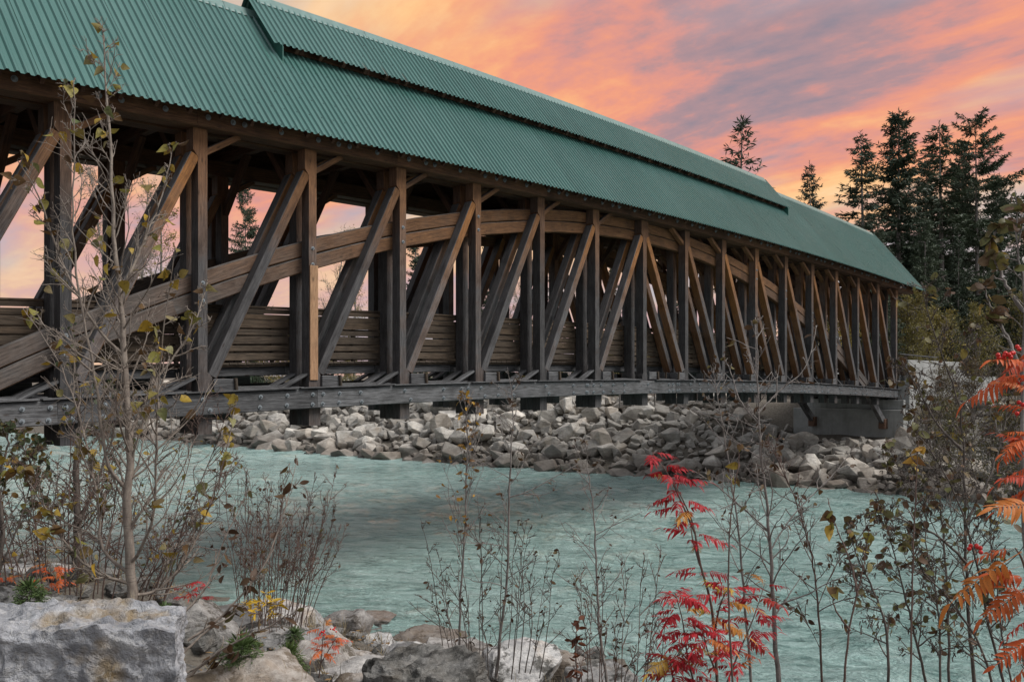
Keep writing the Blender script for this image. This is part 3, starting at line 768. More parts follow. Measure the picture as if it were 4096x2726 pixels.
def sculpt_rock(name, dims, seed, sub, mat, amp=.08, boxy=.75, ridge=.5, cuts=9, freq=1.6, chip=0.0):
    """a boulder: rounded block cut by random planes, then weathered with layered noise"""
    rng = random.Random(seed); bm = bmesh.new(); bmesh.ops.create_cube(bm, size=2.0)
    bmesh.ops.subdivide_edges(bm, edges=bm.edges, cuts=sub, use_grid_fill=True)
    planes = []
    for k in range(cuts):
        n = Vector((rng.gauss(0, 1), rng.gauss(0, 1), rng.gauss(0, .8))).normalized(); planes.append((n, rng.uniform(.66, .92)))
    off = Vector((rng.uniform(0, 50), rng.uniform(0, 50), rng.uniform(0, 50)))
    for v in bm.verts:
        c = v.co.copy(); s = c.normalized()*1.15; c = c*boxy + s*(1-boxy)
        for n, dd in planes:
            h = c.dot(n) - dd
            if h > 0: c -= n*h*.92
        p = Vector((c.x*dims[0], c.y*dims[1], c.z*dims[2]))
        q = p*freq + off; nrm = c.normalized()
        f = noise.fractal(q, .9, 2.1, 5) * amp
        if chip:
            vd = noise.voronoi(q*.9)[0]; f += chip*(vd[1]-vd[0])*.7; vd = noise.voronoi(q*2.3+off)[0]; f += chip*.4*(vd[1]-vd[0])
        rg = abs(noise.noise(q*1.7))*ridge*amp + abs(noise.noise(q*4.3))*ridge*.45*amp
        v.co = p + nrm*(f - rg)
    me = bpy.data.meshes.new(name); bm.to_mesh(me); bm.free(); me.materials.append(mat)
    me.polygons.foreach_set('use_smooth', [True]*len(me.polygons))
    try: me.set_sharp_from_angle(angle=R(32))
    except Exception: pass
    return me
def near_rock(name, px, py, d, dims, rz, seed, label, mat=None, sub=14, tilt=0.0, group=None, **kw):
    """px, py: middle of the rock's top edge in the photograph"""
    c = at(px, py, d); c.z -= dims[2]*1.0
    me = sculpt_rock(name, dims, seed, sub, mat or M_NEAR, **kw)
    M = Matrix.Translation(c) @ Matrix.Rotation(TH-R(90)+R(rz), 4, 'Z') @ Matrix.Rotation(R(tilt), 4, 'Y')
    return tag(link(name, me, None, M), label, 'rock', group)
near_rock('boulder', 235, 2425, 4.9, (.76, .42, .62), 4, 3, 'huge blue-grey boulder with ochre stains filling the lower left corner', M_BIG, 110, 2.0, None, amp=.05, boxy=.97, ridge=1.2, cuts=3, freq=3.4, chip=.07)
near_rock('boulder', 1720, 2590, 6.6, (.66, .5, .5), 10, 5, 'rounded lichen-spotted dark boulder at the bottom edge', M_LICH, 44, 6, None, amp=.09, boxy=.35, ridge=.7, cuts=6, freq=3.0)
NR = [(1130, 2520, 9.6, (.62, .5, .42), 20, 'pale flat-topped rock behind the small spruce seedlings'),
      (1290, 2500, 10.4, (.36, .3, .26), -30, 'small pale wedge of rock right of the big boulder'),
      (1300, 2570, 8.0, (.42, .36, .36), 40, 'white-grey angular rock left of the orange rowan seedling'),
      (1430, 2530, 11.6, (.55, .34, .34), -18, 'long tilted rock behind the orange rowan seedling'),
      (1390, 2440, 15.0, (.50, .34, .30), 12, 'dark striped rock standing at the near waterline'),
      (1510, 2530, 12.4, (.42, .34, .28), 35, 'grey-white block nearest the water among the near rocks'),
      (1470, 2592, 9.6, (.46, .34, .30), -8, 'tan-topped flat slab in the near rock pile'),
      (1650, 2560, 10.4, (.52, .36, .32), 15, 'pale slab behind the lichen-spotted boulder'),
      (1600, 2590, 8.6, (.36, .32, .34), 50, 'upright grey rock against the lichen-spotted boulder'),
      (1380, 2660, 7.6, (.50, .36, .26), -10, 'low blue-grey rock under the orange rowan seedling'),
      (1460, 2690, 6.9, (.44, .34, .24), 25, 'flat pale rock at the bottom edge left of the dark boulder'),
      (1010, 2620, 6.2, (.50, .40, .30), -25, 'bluish slab beside the right end of the huge boulder'),
      (780, 2420, 8.4, (.40, .34, .36), 15, 'white-flecked rock just behind the huge boulder'),
      (640, 2395, 9.6, (.34, .3, .3), -20, 'small pale rock behind the young poplar trunk'),
      (900, 2400, 10.8, (.60, .45, .36), 30, 'weathered grey rock under the leafless shrub'),
      (120, 2270, 10.5, (.75, .5, .5), 8, 'dark blocky rock at the left edge behind the dark trunk'),
      (300, 2300, 11.5, (.75, .5, .45), -15, 'long dark rock lying behind the young poplar'),
      (40, 2330, 7.6, (.35, .3, .3), 10, 'grey rock at the left edge above the huge boulder'),
      (215, 2365, 7.2, (.16, .14, .13), 0, 'small white rock above the huge boulder'),
      (500, 2330, 11.0, (.5, .4, .3), 25, 'brownish rock low behind the young poplar'),
      (1480, 2445, 17.4, (.52, .38, .16), 5, 'brown wet rock breaking the water surface'),
      (1700, 2525, 14.4, (.70, .5, .12), 12, 'flat brown rock awash at the near shore'),
      (1900, 2590, 13.6, (.8, .5, .14), -8, 'low brown shelf of rock in the shallows'),
      (2060, 2585, 9.8, (.5, .4, .3), 30, 'grey rock between the two central saplings'),
      (2230, 2600, 11.0, (.5, .4, .2), 0, 'low rock at the foot of the withered dock'),
      (2420, 2690, 9.4, (.5, .4, .25), 20, 'brownish rock at the bottom edge under the third sapling'),
      (1090, 2420, 12.5, (.5, .4, .3), -35, 'dark grey rock half hidden by the thin shrub'),
      (1200, 2430, 13.4, (.5, .4, .3), 15, 'wet dark rock at the water behind the yellow willowherb')]
for k, (px, py, d, dims, rz, lab) in enumerate(NR):
    near_rock('bank_rock', px, py, d, dims, rz, 100+k, lab, None, 18, (k*37 % 17)-8, None, amp=.035, boxy=.74, ridge=.8, cuts=14, freq=3.4, chip=.035)
# smaller broken stone on the near bank
def near_rubble():
    rng = random.Random(9); V, Fc = [], []
    for k in range(1500):
        d = rng.uniform(5.0, 18); r = rng.uniform(-1.0, .2)*d
        p = rd(r, d); z = ground_z(p.x, p.y)
        if z < -5.1: continue
        s = rng.uniform(.06, .26); co, fs = PV[rng.randrange(18)]
        M = Matrix.Translation((p.x, p.y, z+s*.1)) @ Matrix.Rotation(rng.uniform(0, 6.3), 4, 'Z') @ Matrix.Rotation(rng.uniform(-.5, .5), 4, 'X') @ Matrix.Diagonal((s, s*.8, s*.7, 1))
        A = np.array(M)[:3]; b0 = len(V); V += (co @ A[:, :3].T + A[:, 3]).tolist(); Fc += [tuple(b0+i for i in f) for f in fs]
    tag(link('rubble', meshdata('rubble', V, Fc, M_LICH)), 'small broken stones scattered over the near bank', 'stones', kind='stuff')
near_rubble()

# ---------------------------------------------------------------- vegetation tools
class Tubes:
    def __init__(s): s.V = []; s.F = []
    def tube(s, pts, r0, r1, sides=5, power=1.0):
        n = len(pts); b0 = len(s.V)
        ref = Vector((.31, .17, .93)).normalized(); prev = None
        for k, p in enumerate(pts):
            t = (pts[min(k+1, n-1)] - pts[max(k-1, 0)])
            t = t.normalized() if t.length > 1e-6 else Vector((0, 0, 1))
            if prev is None:
                a = t.cross(ref); a = a.normalized() if a.length > .05 else t.cross(Vector((1, 0, 0))).normalized()
            else: a = (prev - t*prev.dot(t)).normalized()
            prev = a; b = t.cross(a); f = (k/(n-1))**power; r = r0+(r1-r0)*f
            for q in range(sides):
                an = 2*math.pi*q/sides; s.V.append(p + (a*math.cos(an)+b*math.sin(an))*r)
        for k in range(n-1):
            for q in range(sides):
                s.F.append((b0+k*sides+q, b0+k*sides+(q+1) % sides, b0+(k+1)*sides+(q+1) % sides, b0+(k+1)*sides+q))
        s.F.append(tuple(b0+(n-1)*sides+q for q in range(sides)))
    def obj(s, name, mat, parent, org):
        return link(name, meshdata(name, [v-org for v in s.V], s.F, mat, True), parent)
def spline(pts, n):
    pts = [Vector(p) for p in pts]; out = []
    m = len(pts)-1
    for k in range(n+1):
        t = k/n*m; i = min(int(t), m-1); f = t-i
        p0, p1, p2, p3 = pts[max(i-1, 0)], pts[i], pts[i+1], pts[min(i+2, m)]
        out.append(.5*((2*p1) + (p2-p0)*f + (2*p0-5*p1+4*p2-p3)*f*f + (3*p1-p0-3*p2+p3)*f**3))
    return out
def wander(rng, p, d, L, n, jit, up):
    pts = [p.copy()]; d = d.normalized(); st = L/n
    for k in range(n):
        d = (d + Vector((rng.gauss(0, jit), rng.gauss(0, jit), rng.gauss(0, jit)+up))).normalized(); p = p + d*st; pts.append(p.copy())
    return pts
def perp(rng, t, ang):
    a = Vector((rng.gauss(0, 1), rng.gauss(0, 1), rng.gauss(0, 1))); a = (a - t*a.dot(t)).normalized()
    return t*math.cos(ang) + a*math.sin(ang)
def leaf_mesh(name, L, W, mat, curl=.2, fold=.25, shape='ovate'):
    n = 6; V = []; Fc = []
    for k in range(n+1):
        f = k/n
        if shape == 'ovate': wd = W*.5*math.sin(math.pi*min(1, f**.62))*(1 if f < .98 else .1)
        elif shape == 'round': wd = W*.5*math.sqrt(max(0, 1-(2*f-1)**2))*(1.02 if f < .9 else .7)
        else: wd = W*.5*math.sin(math.pi*f)**.8
        x = L*f; z = -curl*L*f*f
        V += [(x, -wd, z+fold*wd), (x, 0, z), (x, wd, z+fold*wd*.8)]
    for k in range(n):
        b = k*3; Fc += [(b, b+3, b+4, b+1), (b+1, b+4, b+5, b+2)]
    return meshdata(name, V, Fc, mat, True)
def leafset(name, L, W, mat, shape='ovate', n=4, seed=0):
    rng = random.Random(seed)
    return [leaf_mesh(name, L*rng.uniform(.8, 1.1), W*rng.uniform(.8, 1.1), mat, rng.uniform(.0, .5), rng.uniform(.0, .7), shape) for _ in range(n)]
def put_leaf(rng, me, p, parent, org, s=1.0, droop=.5, out=None, name='leaf'):
    d = Vector((rng.gauss(0, 1), rng.gauss(0, 1), rng.gauss(0, .5)-droop))
    if out is not None: d = d*.6 + out
    d.normalize()
    n = Vector((rng.gauss(0, 1), rng.gauss(0, 1), rng.gauss(0, 1)))
    M = frame(p-org, d, n) @ Matrix.Scale(s, 4)
    return link(name, me, parent, M)
LF_POP = leafset('leaf', .085, .062, L_POP, 'ovate', 5, 1)
LF_GOLD = leafset('leaf', .07, .034, L_GOLD, 'ovate', 4, 2)
LF_BROWN = leafset('leaf', .065, .035, L_BROWN, 'lance', 4, 3)
LF_ALDER = leafset('leaf', .072, .05, L_ALDER, 'round', 5, 4)
LF_GREEN = leafset('leaf', .05, .04, L_DGREEN, 'round', 4, 5)
LF_YEL = leafset('leaf', .075, .018, leaf_mat('willowherb_leaf', [(0, (.55, .33, .02)), (1, (.42, .28, .03))], .1), 'lance', 3, 6)

def woody(name, label, cat, paths, r0, rb, nbr, blen, seed, leaves=None, nleaf=0, lscale=1.0, barkm=B_POP, t0=.12, ang=(28, 55), up=.05, twig=.55, sub=7, tip=.004, leaf_zone=(0, 1), group=None, twl=.32, jit=.07, droop=.5, extra=None, side_r=.34, tw=.0034):
    """a shrub or sapling: trunk and main stems along given lines, side branches with twigs, single leaves as parts"""
    rng = random.Random(seed); base = Vector(paths[0][0]); e = empty(name, base, label, cat, group)
    br = Tubes(); spots = []
    for pi, path in enumerate(paths):
        pts = spline(path, 26); rr = r0 if pi == 0 else r0*rng.uniform(.85, 1.15)*side_r
        for k in range(1, 26): pts[k] = pts[k] + Vector((rng.gauss(0, 1), rng.gauss(0, 1), 0))*min(.006, rr*.25)
        tr = Tubes(); tr.tube(pts, rr, tip, 7 if rr > .02 else 5, .8); tr.obj('trunk' if pi == 0 and side_r < .9 else 'stem', barkm, e, base)
        H = sum((pts[k+1]-pts[k]).length for k in range(26))
        nb = nbr if isinstance(nbr, int) else nbr[pi]
        for k in range(nb):
            t = t0 + (1-t0)*((k+rng.random())/nb)**.95*.97
            i = min(25, int(t*26)); p = pts[i].lerp(pts[i+1], t*26-i); tg = (pts[i+1]-pts[i]).normalized()
            L = blen*H*(1.08-t)**.8*rng.uniform(.45, 1.25)
            d = perp(rng, tg, R(rng.uniform(*ang)))
            n = 7; bp = wander(rng, p, d, L, n, jit*1.5, up)
            r = max(tw*1.3, min(rr*.5, rb*(1.15-t))); br.tube(bp, r, tw*.7, 5 if r > .006 else 4)
            for q in range(sub):
                f = rng.uniform(.15, 1.0); j = min(n-1, int(f*n)); pp = bp[j].lerp(bp[j+1], f*n-j); dd = perp(rng, (bp[j+1]-bp[j]).normalized(), R(rng.uniform(25, 60)))
                tp = wander(rng, pp, dd, L*twl*rng.uniform(.4, 1.4)*(1.2-f*.6), 5, jit*2, up*.7); br.tube(tp, max(r*.45, tw*.9), tw*.5, 3)
                spots += [(tp[-1], t), (tp[2], t), (tp[4], t)]
                for _ in range(2):
                    if rng.random() < twig:
                        j2 = rng.randint(1, 4); t2 = wander(rng, tp[j2], perp(rng, (tp[j2+1]-tp[j2]).normalized(), R(rng.uniform(30, 60))), L*twl*.55*rng.uniform(.4, 1.2), 3, jit*2, up); br.tube(t2, tw*.75, tw*.45, 3); spots.append((t2[-1], t))
            spots.append((bp[-1], t))
    br.obj('twigs', barkm, e, base)['kind'] = 'stuff'
    if leaves:
        sp = [s for s in spots if leaf_zone[0] <= s[1] <= leaf_zone[1]] or spots
        for k in range(nleaf):
            p, t = rng.choice(sp); q = p + Vector((rng.gauss(0, .008), rng.gauss(0, .008), rng.gauss(0, .008)))
            put_leaf(rng, rng.choice(leaves), q, e, base, lscale*rng.uniform(.55, 1.3), droop)
    if extra: extra(rng, e, base, spots, br)
    return e

# ---------------------------------------------------------------- trees beyond the river
def blade(V, Fc, p, d, n, L, W):
    s = d.cross(n).normalized()*W*.5; b = len(V)
    V += [p, p+d*L*.45+s, p+d*L, p+d*L*.45-s]; Fc.append((b, b+1, b+2, b+3))
def spruce(seed, H, Rm, whorl=.42, nb=5, dens=1.0, bare=.0, top_up=.55, slim=.75, sprig=(.30, .55), irregular=.25, bw=(.09, .15), step=.13):
    rng = random.Random(seed); tr = Tubes(); V, Fc = [], []
    lean = Vector((rng.uniform(-.02, .02), rng.uniform(-.02, .02), 1))
    tr.tube([lean*H*k/10 for k in range(11)], .012*H, .012, 7)
    br = Tubes(); z = H*.06+bare*H
    while z < H*.985:
        f = z/H
        for k in range(nb):
            if rng.random() < .08+irregular*.3: continue
            az = rng.uniform(0, 6.283); L = Rm*((1-f)**slim)*rng.uniform(1-irregular*1.6, 1.08)+.12
            el = -.32 + (top_up+.32)*f**1.4 + rng.gauss(0, .08)
            d = Vector((math.cos(az)*math.cos(el), math.sin(az)*math.cos(el), math.sin(el)))
            n = 6; p = lean*z; pts = [p.copy()]
            for q in range(n):
                d = (d + Vector((rng.gauss(0, .05), rng.gauss(0, .05), -.05 + .055*q*(1-f*.5)*.6))).normalized(); p = p + d*L/n; pts.append(p.copy())
            br.tube(pts, .006+.010*L*.4, .004, 3)
            m = max(4, int(L*9*dens))
            for q in range(m):
                g = (q+rng.random())/m; g = .10+.9*g; i = min(n-1, int(g*n)); pp = pts[i].lerp(pts[i+1], g*n-i); t = (pts[i+1]-pts[i]).normalized()
                side = t.cross(Vector((0, 0, 1))).normalized()*rng.choice((-1, 1))
                tl = (.16+.34*L*(1-g)*.55)*rng.uniform(.5, 1.25)
                dd = (t*rng.uniform(.4, .9) + side*rng.uniform(.3, .9) + Vector((0, 0, -rng.uniform(.0, .55)))).normalized()
                ns = max(2, int(tl/step))
                for s in range(ns):
                    ps = pp + dd*tl*s/ns + Vector((0, 0, -.10*tl*(s/ns)))
                    bd = (dd + Vector((rng.gauss(0, .45), rng.gauss(0, .45), rng.gauss(-.1, .45)))).normalized()
                    blade(V, Fc, ps, bd, Vector((rng.gauss(0, 1), rng.gauss(0, 1), rng.gauss(0, 1))), rng.uniform(*sprig), rng.uniform(*bw))
        z += whorl*(.55+.75*(1-f))*rng.uniform(.7, 1.3)
    for q in range(30):
        blade(V, Fc, lean*(H*rng.uniform(.95, 1.0)), Vector((rng.gauss(0, .5), rng.gauss(0, .5), 1)).normalized(), Vector((rng.gauss(0, 1), rng.gauss(0, 1), .1)), .3, .05)
    return meshdata('trunk', tr.V, tr.F, B_GREY, True), meshdata('limbs', br.V, br.F, B_DARK), meshdata('crown', V, Fc, L_NEEDLE)
SPR = {'tall': spruce(1, 24, 4.8, .42, 7, 1.9, .02, .6, .60, irregular=.34, sprig=(.28, .48), bw=(.07, .12)), 'thin': spruce(2, 22, 4.1, .46, 6, 1.75, .02, .5, .64, irregular=.44, sprig=(.28, .48), bw=(.07, .12)),
       'open': spruce(3, 23, 6.2, .9, 6, 2.8, .04, .70, .40, irregular=.42, sprig=(.26, .48), bw=(.07, .11)), 'young': spruce(4, 12, 2.9, .42, 5, 1.4, 0, .85, .8, irregular=.35, sprig=(.2, .36), bw=(.05, .08)),
       'dense': spruce(5, 20, 5.6, .46, 7, 1.5, 0, .5, .75, irregular=.28, sprig=(.28, .5), bw=(.07, .11))}
def conifer(kind, px, top, d, label, rot=0.0, wide=1.0, foot=-1.5, group='conifers on the far bank'):
    t = at(px, top, d); H0 = {'tall': 24, 'thin': 22, 'open': 23, 'young': 12, 'dense': 20}[kind]
    H = t.z - foot; s = H/H0
    e = empty('spruce_tree', (t.x, t.y, foot), label, 'tree', group); e.rotation_euler.z = rot; e.scale = (s*wide, s*wide, s)
    for nm, me in zip(('trunk', 'limbs', 'crown'), SPR[kind]): link(nm, me, e)
conifer('thin', 3465, 520, 66, 'ragged thin spruce at the left of the tall group beyond the bridge end', .3, 1.15)
conifer('tall', 3590, 445, 68, 'tallest dark spruce in the group beyond the bridge end', 1.3, 1.1)
conifer('thin', 3775, 492, 70, 'slim spruce right of the tallest one', 2.2, 1.3)
conifer('tall', 3845, 552, 74, 'spruce with a needle-thin top between the slim one and the open-limbed one', 4.0, .8)
conifer('open', 3915, 465, 70, 'open-limbed spruce with upswept branches against the blue patch of sky', 5.0, 1.0)
conifer('young', 2945, 478, 75, 'lone bushy spruce rising behind the bridge roof', .8, 1.15, -1.5)
conifer('thin', 3255, 648, 62, 'sparse spruce with a broken top behind the roof end', 1.9, .85)
conifer('dense', 3520, 900, 58, 'low dark spruce filling in behind the roof corner', .4, .7)
conifer('dense', 3700, 860, 64, 'broad dark spruce below the slim one', 2.4, .85)
conifer('dense', 3830, 930, 66, 'dense spruce in front of the open-limbed one', 4.4, .75)
conifer('dense', 4060, 1010, 68, 'dark green spruce at the right edge behind the alder', 3.3, .85)
conifer('dense', 4200, 880, 72, 'spruce reaching in from beyond the right edge', .9, 1.0)
conifer('dense', 3960, 1150, 68, 'short spruce low between the others at the right', 1.9, .9)
conifer('young', 3660, 1080, 72, 'young spruce low beyond the roof corner', 1.0, 1.1)
conifer('dense', 3600, 760, 76, 'dark spruce filling the gap under the tallest one', 2.9, .8)
conifer('dense', 3770, 800, 78, 'dark spruce standing behind the slim one', 5.6, .8)
conifer('dense', 3470, 840, 72, 'spruce just behind the roof end', 1.2, .7)
conifer('dense', 3930, 900, 80, 'deep green spruce behind the open-limbed one', 3.9, .8)
conifer('dense', 4090, 800, 84, 'spruce partly hidden by the alder at the right edge', .1, .9)
conifer('dense', 3545, 980, 63, 'dense young spruce at the roof corner', 2.2, .8)
conifer('dense', 3650, 930, 67, 'dense spruce behind the yellow-green bush', 4.7, .75)
conifer('tall', 3690, 640, 80, 'half-hidden spruce between the tallest and the slim one', 3.1, .8)
conifer('tall', 3990, 700, 82, 'half-hidden spruce right of the open-limbed one', 1.5, .8)
conifer('dense', 985, 690, 62, 'spruce seen through the bridge at the third post from the left', 2.0, .62)
conifer('thin', 1665, 900, 66, 'spruce seen through the bridge under the rising arch', 3.0, .9)
conifer('tall', 1945, 930, 64, 'slim spruce seen through the middle of the bridge', 3.4, .55)
conifer('thin', 2225, 960, 64, 'spruce sliver seen through the bridge near its crown', 1.1, .7)
conifer('dense', 2450, 1060, 66, 'dark spruce seen past the centre post', .3, .6)
conifer('thin', 2700, 1010, 68, 'spruce seen through the crossing braces right of centre', 2.9, .8)
conifer('dense', 3050, 1100, 70, 'spruce behind the right half of the bridge', 4.1, .8)
conifer('dense', 3300, 1120, 64, 'spruce behind the far end of the bridge', 5.1, .7)

def broadleaf(seed, H, spread, nleaf, mat, leafs=.10, bare=.5, barkm=B_GREY):
    rng = random.Random(seed); tr, br = Tubes(), Tubes(); V, Fc = [], []; spots = []
    pts = wander(rng, Vector((0, 0, 0)), Vector((rng.uniform(-.08, .08), rng.uniform(-.08, .08), 1)), H, 12, .04, .05); tr.tube(pts, .011*H, .01, 6)
    for k in range(34):
        t = .18+.8*(k+rng.random())/34; i = min(11, int(t*12)); p = pts[i].lerp(pts[i+1], t*12-i)
        L = spread*(1.15-t)**.7*rng.uniform(.6, 1.15)*1.2
        bp = wander(rng, p, perp(rng, Vector((0, 0, 1)), R(rng.uniform(30, 62))), L, 7, .10, .09); br.tube(bp, .0045*H*(1.1-t)*.6, .005, 4)
        for q in range(9):
            j = rng.randint(1, 6); tp = wander(rng, bp[j], perp(rng, (bp[j+1]-bp[j]).normalized(), R(rng.uniform(25, 55))), L*.42*rng.uniform(.4, 1.1), 5, .14, .07); br.tube(tp, .010, .003, 3)
            for _ in range(3):
                a = rng.randint(1, 4); t2 = wander(rng, tp[a], perp(rng, (tp[a+1]-tp[a]).normalized(), R(40)), L*.16*rng.uniform(.4, 1), 3, .15, .05); br.tube(t2, .006, .002, 3); spots += t2
            spots += tp
    for k in range(nleaf):
        p = rng.choice(spots) + Vector((rng.gauss(0, .1), rng.gauss(0, .1), rng.gauss(0, .1)))
        blade(V, Fc, p, Vector((rng.gauss(0, 1), rng.gauss(0, 1), rng.gauss(-.4, .8))).normalized(), Vector((rng.gauss(0, 1), rng.gauss(0, 1), rng.gauss(0, 1))), leafs*rng.uniform(.7, 1.3), leafs*rng.uniform(.5, .9))
    return meshdata('trunk', tr.V, tr.F, barkm, True), meshdata('limbs', br.V, br.F, barkm), meshdata('crown', V, Fc, mat)
BRD = [broadleaf(11, 14, 3.4, 2600, L_YELLOW, .11), broadleaf(12, 13, 3.0, 700, L_YELLOW, .10), broadleaf(13, 5, 2.2, 5200, L_YELLOW, .10), broadleaf(14, 4, 2.2, 4200, L_DGREEN, .11)]
BH = [14, 13, 5, 4]
def leafy(kind, px, top, d, label, rot=0.0, foot=-1.5, name='birch_tree', group='half-bare yellow trees on the far bank', wide=1.0):
    t = at(px, top, d); s = (t.z-foot)/BH[kind]
    e = empty(name, (t.x, t.y, foot), label, 'bush' if kind > 1 else 'tree', group); e.rotation_euler.z = rot; e.scale = (s*wide, s*wide, s)
    for nm, me in zip(('trunk', 'limbs', 'crown'), BRD[kind]): link(nm, me, e)
leafy(1, 430, 660, 60, 'bare birch with a few yellow leaves seen through the leftmost bridge bays', .4)
leafy(0, 640, 700, 64, 'yellow-leaved birch seen through the second bridge bay', 1.4)
leafy(1, 560, 720, 58, 'thin leafless birch between the two leftmost bridge posts', 3.0)
leafy(0, 1420, 960, 62, 'golden birch seen beyond the railing below the arch', 2.0)
leafy(1, 1330, 900, 60, 'twiggy birch seen past the post with the fresh board', 4.0)
leafy(1, 2010, 950, 58, 'leafless birch seen through the middle of the bridge', 5.2)
leafy(0, 2080, 1040, 56, 'yellowing birch just left of the crown of the arch', .9)
leafy(0, 2330, 1080, 60, 'thin yellow tree seen left of the centre post', 2.7)
rng = random.Random(31)
BUSH = [(900, 1330, 46), (1120, 1350, 44), (1380, 1380, 48), (1560, 1370, 46), (1800, 1350, 44), (1990, 1390, 47), (2180, 1380, 46), (2320, 1400, 48), (2480, 1370, 45), (2620, 1390, 47), (2790, 1380, 50), (3000, 1330, 55), (3200, 1300, 56), (3400, 1260, 57)]
for k, (px, top, d) in enumerate(BUSH):
    leafy(2, px, top, d, 'low yellow bush behind the bridge railing, %s from the left' % ('first', 'second', 'third', 'fourth', 'fifth', 'sixth', 'seventh', 'eighth', 'ninth', 'tenth', 'eleventh', 'twelfth', 'thirteenth', 'last')[k], k*1.3, -1.45, 'yellow_bush', 'yellow bushes behind the bridge railing', 1.1)
SH = [(3650, 1200, 60, 2, 'yellow-green bush right of the last bridge post'), (3740, 1260, 62, 2, 'tall golden bush behind the wing wall'), (3680, 1330, 58, 2, 'orange-yellow bush just above the wing wall corner'), (3800, 1300, 63, 3, 'dark green bush above the wing wall'),
      (3900, 1250, 64, 2, 'yellow bush behind the wing wall towards the right'), (4010, 1280, 66, 3, 'green bush at the right end of the wing wall'), (4100, 1200, 66, 2, 'yellow bush at the right edge beyond the wall')]
for k, (px, top, d, kd, lab) in enumerate(SH): leafy(kd, px, top, d, lab, k*2.1, -1.45, 'bank_bush', 'bushes behind the wing wall', 1.0)

BRD.append(broadleaf(15, 4, 2.0, 2600, leaf_mat('brown_foliage', [(0, (.11, .07, .035)), (.5, (.15, .12, .05)), (1, (.09, .085, .035))], .2), .085)); BH.append(4)
for k, (px, top, d, lab) in enumerate([(3720, 1520, 41, 'brown bush on the rocks just right of the bridge end'), (3810, 1470, 40, 'olive-brown bush in front of the wing wall'), (3900, 1440, 39, 'taller brown bush hiding the middle of the wing wall'), (3985, 1430, 40, 'brown bush hiding the end of the wing wall'), (4070, 1400, 38, 'brown bush at the right edge of the far bank'), (3860, 1600, 35, 'low brown bush among the rocks below the wing wall'), (3960, 1640, 33, 'low brush on the rocks towards the right edge'), (4060, 1620, 32, 'brush on the far rocks at the right edge'), (3770, 1650, 36, 'small brown bush low on the rocks right of the abutment')]):
    p = at(px, top, d); leafy(4, px, top, d, lab, k*1.9, ground_z(p.x, p.y)-.1, 'brown_bush', 'brown brush on the far bank', .9)
# ---------------------------------------------------------------- plants on the near bank
def line(d, *pts, spread=0.0):
    return [at(px, py, d + spread*k/(len(pts)-1)) for k, (px, py) in enumerate(pts)]
woody('young_poplar', 'tall young poplar with yellowing leaves and pale brown trunk behind the huge boulder', 'tree',
      [line(7.5, (520, 2470), (525, 2300), (508, 2000), (520, 1800), (497, 1400), (482, 1200), (455, 900), (440, 600), (420, 300), (415, 150)),
       line(7.5, (515, 2330), (390, 2290), (270, 2180), (130, 1950), (20, 1850), spread=-.5), line(7.5, (512, 2290), (410, 2190), (390, 2000), (340, 1750), (250, 1480), (90, 1230), spread=.6),
       line(7.5, (520, 2380), (640, 2350), (760, 2200), (880, 1900), (950, 1580), spread=.6), line(7.5, (525, 2260), (610, 2080), (625, 1800), (640, 1450), (700, 1000), spread=-.7),
       line(7.5, (505, 1950), (430, 1850), (395, 1600), (330, 1250), (290, 900), (300, 560), (295, 320), spread=-.5), line(7.5, (520, 1750), (600, 1560), (760, 1330), (830, 1130), spread=.5),
       line(7.5, (497, 1420), (380, 1300), (250, 1050), (160, 800), (70, 640), spread=-.4), line(7.5, (480, 1180), (560, 1000), (640, 800), (700, 570), spread=.4)],
      .05, .013, [50, 30, 30, 30, 30, 28, 22, 20, 16], .24, 101, LF_POP, 300, 1.3, B_POP, .16, (25, 55), .05, .6, 7, .0035, (.25, 1), twl=.36, droop=.55)
woody('young_alder', 'dark-barked young alder at the left behind the poplar with small dark green leaves', 'tree',
      [line(9.6, (300, 2420), (310, 2150), (305, 1900), (322, 1700), (300, 1480), (290, 1300)), line(9.6, (305, 2250), (200, 2050), (120, 1850), (60, 1700), spread=-.8), line(9.6, (308, 2100), (400, 1900), (440, 1700), (450, 1500), spread=.5)],
      .06, .012, [36, 24, 20], .28, 102, LF_GREEN, 260, 1.1, B_DARK, .15, (28, 60), .04, .6, 7, .004, (.2, 1), droop=.4)
woody('young_alder', 'dark leafy alder cut by the left edge of the view', 'tree',
      [line(8.6, (-30, 2400), (10, 2150), (-5, 1950), (30, 1780), (20, 1690)), line(8.6, (-10, 2300), (90, 2050), (130, 1880), (150, 1760), spread=.4)], .035, .009, [26, 22], .34, 103, LF_GREEN, 260, 1.25, B_DARK, .2, (30, 65), .02, .6, 7, .003, (.3, 1), droop=.4)
def fan(rng, d, x0, x1, y0, tx0, tx1, ty0, ty1, n, dep=1.0):
    out = []
    for k in range(n):
        f = (k+rng.random())/n; bx = x0+(x1-x0)*f; tx = tx0+(tx1-tx0)*f+rng.uniform(-30, 30); ty = rng.uniform(ty0, ty1); dd = d+rng.uniform(-dep, dep)
        out.append([at(bx, y0+rng.uniform(-15, 30), dd), at(bx+(tx-bx)*.35+rng.uniform(-12, 12), y0+(ty-y0)*.4, dd), at(bx+(tx-bx)*.75+rng.uniform(-15, 15), y0+(ty-y0)*.75, dd+rng.uniform(-.3, .3)), at(tx, ty, dd+rng.uniform(-.4, .4))])
    return out
rg = random.Random(55)
woody('bare_thicket', 'wide tangle of fine half-bare twigs spreading behind the poplar at the lower left', 'shrub', fan(rg, 8.8, 40, 660, 2430, -140, 960, 1560, 2180, 30, .9), .009, .005, 12, .34, 123, LF_POP, 240, .62, B_RED, .2, (25, 60), .02, .7, 5, .002, twl=.42, jit=.11, side_r=.9, droop=.4)
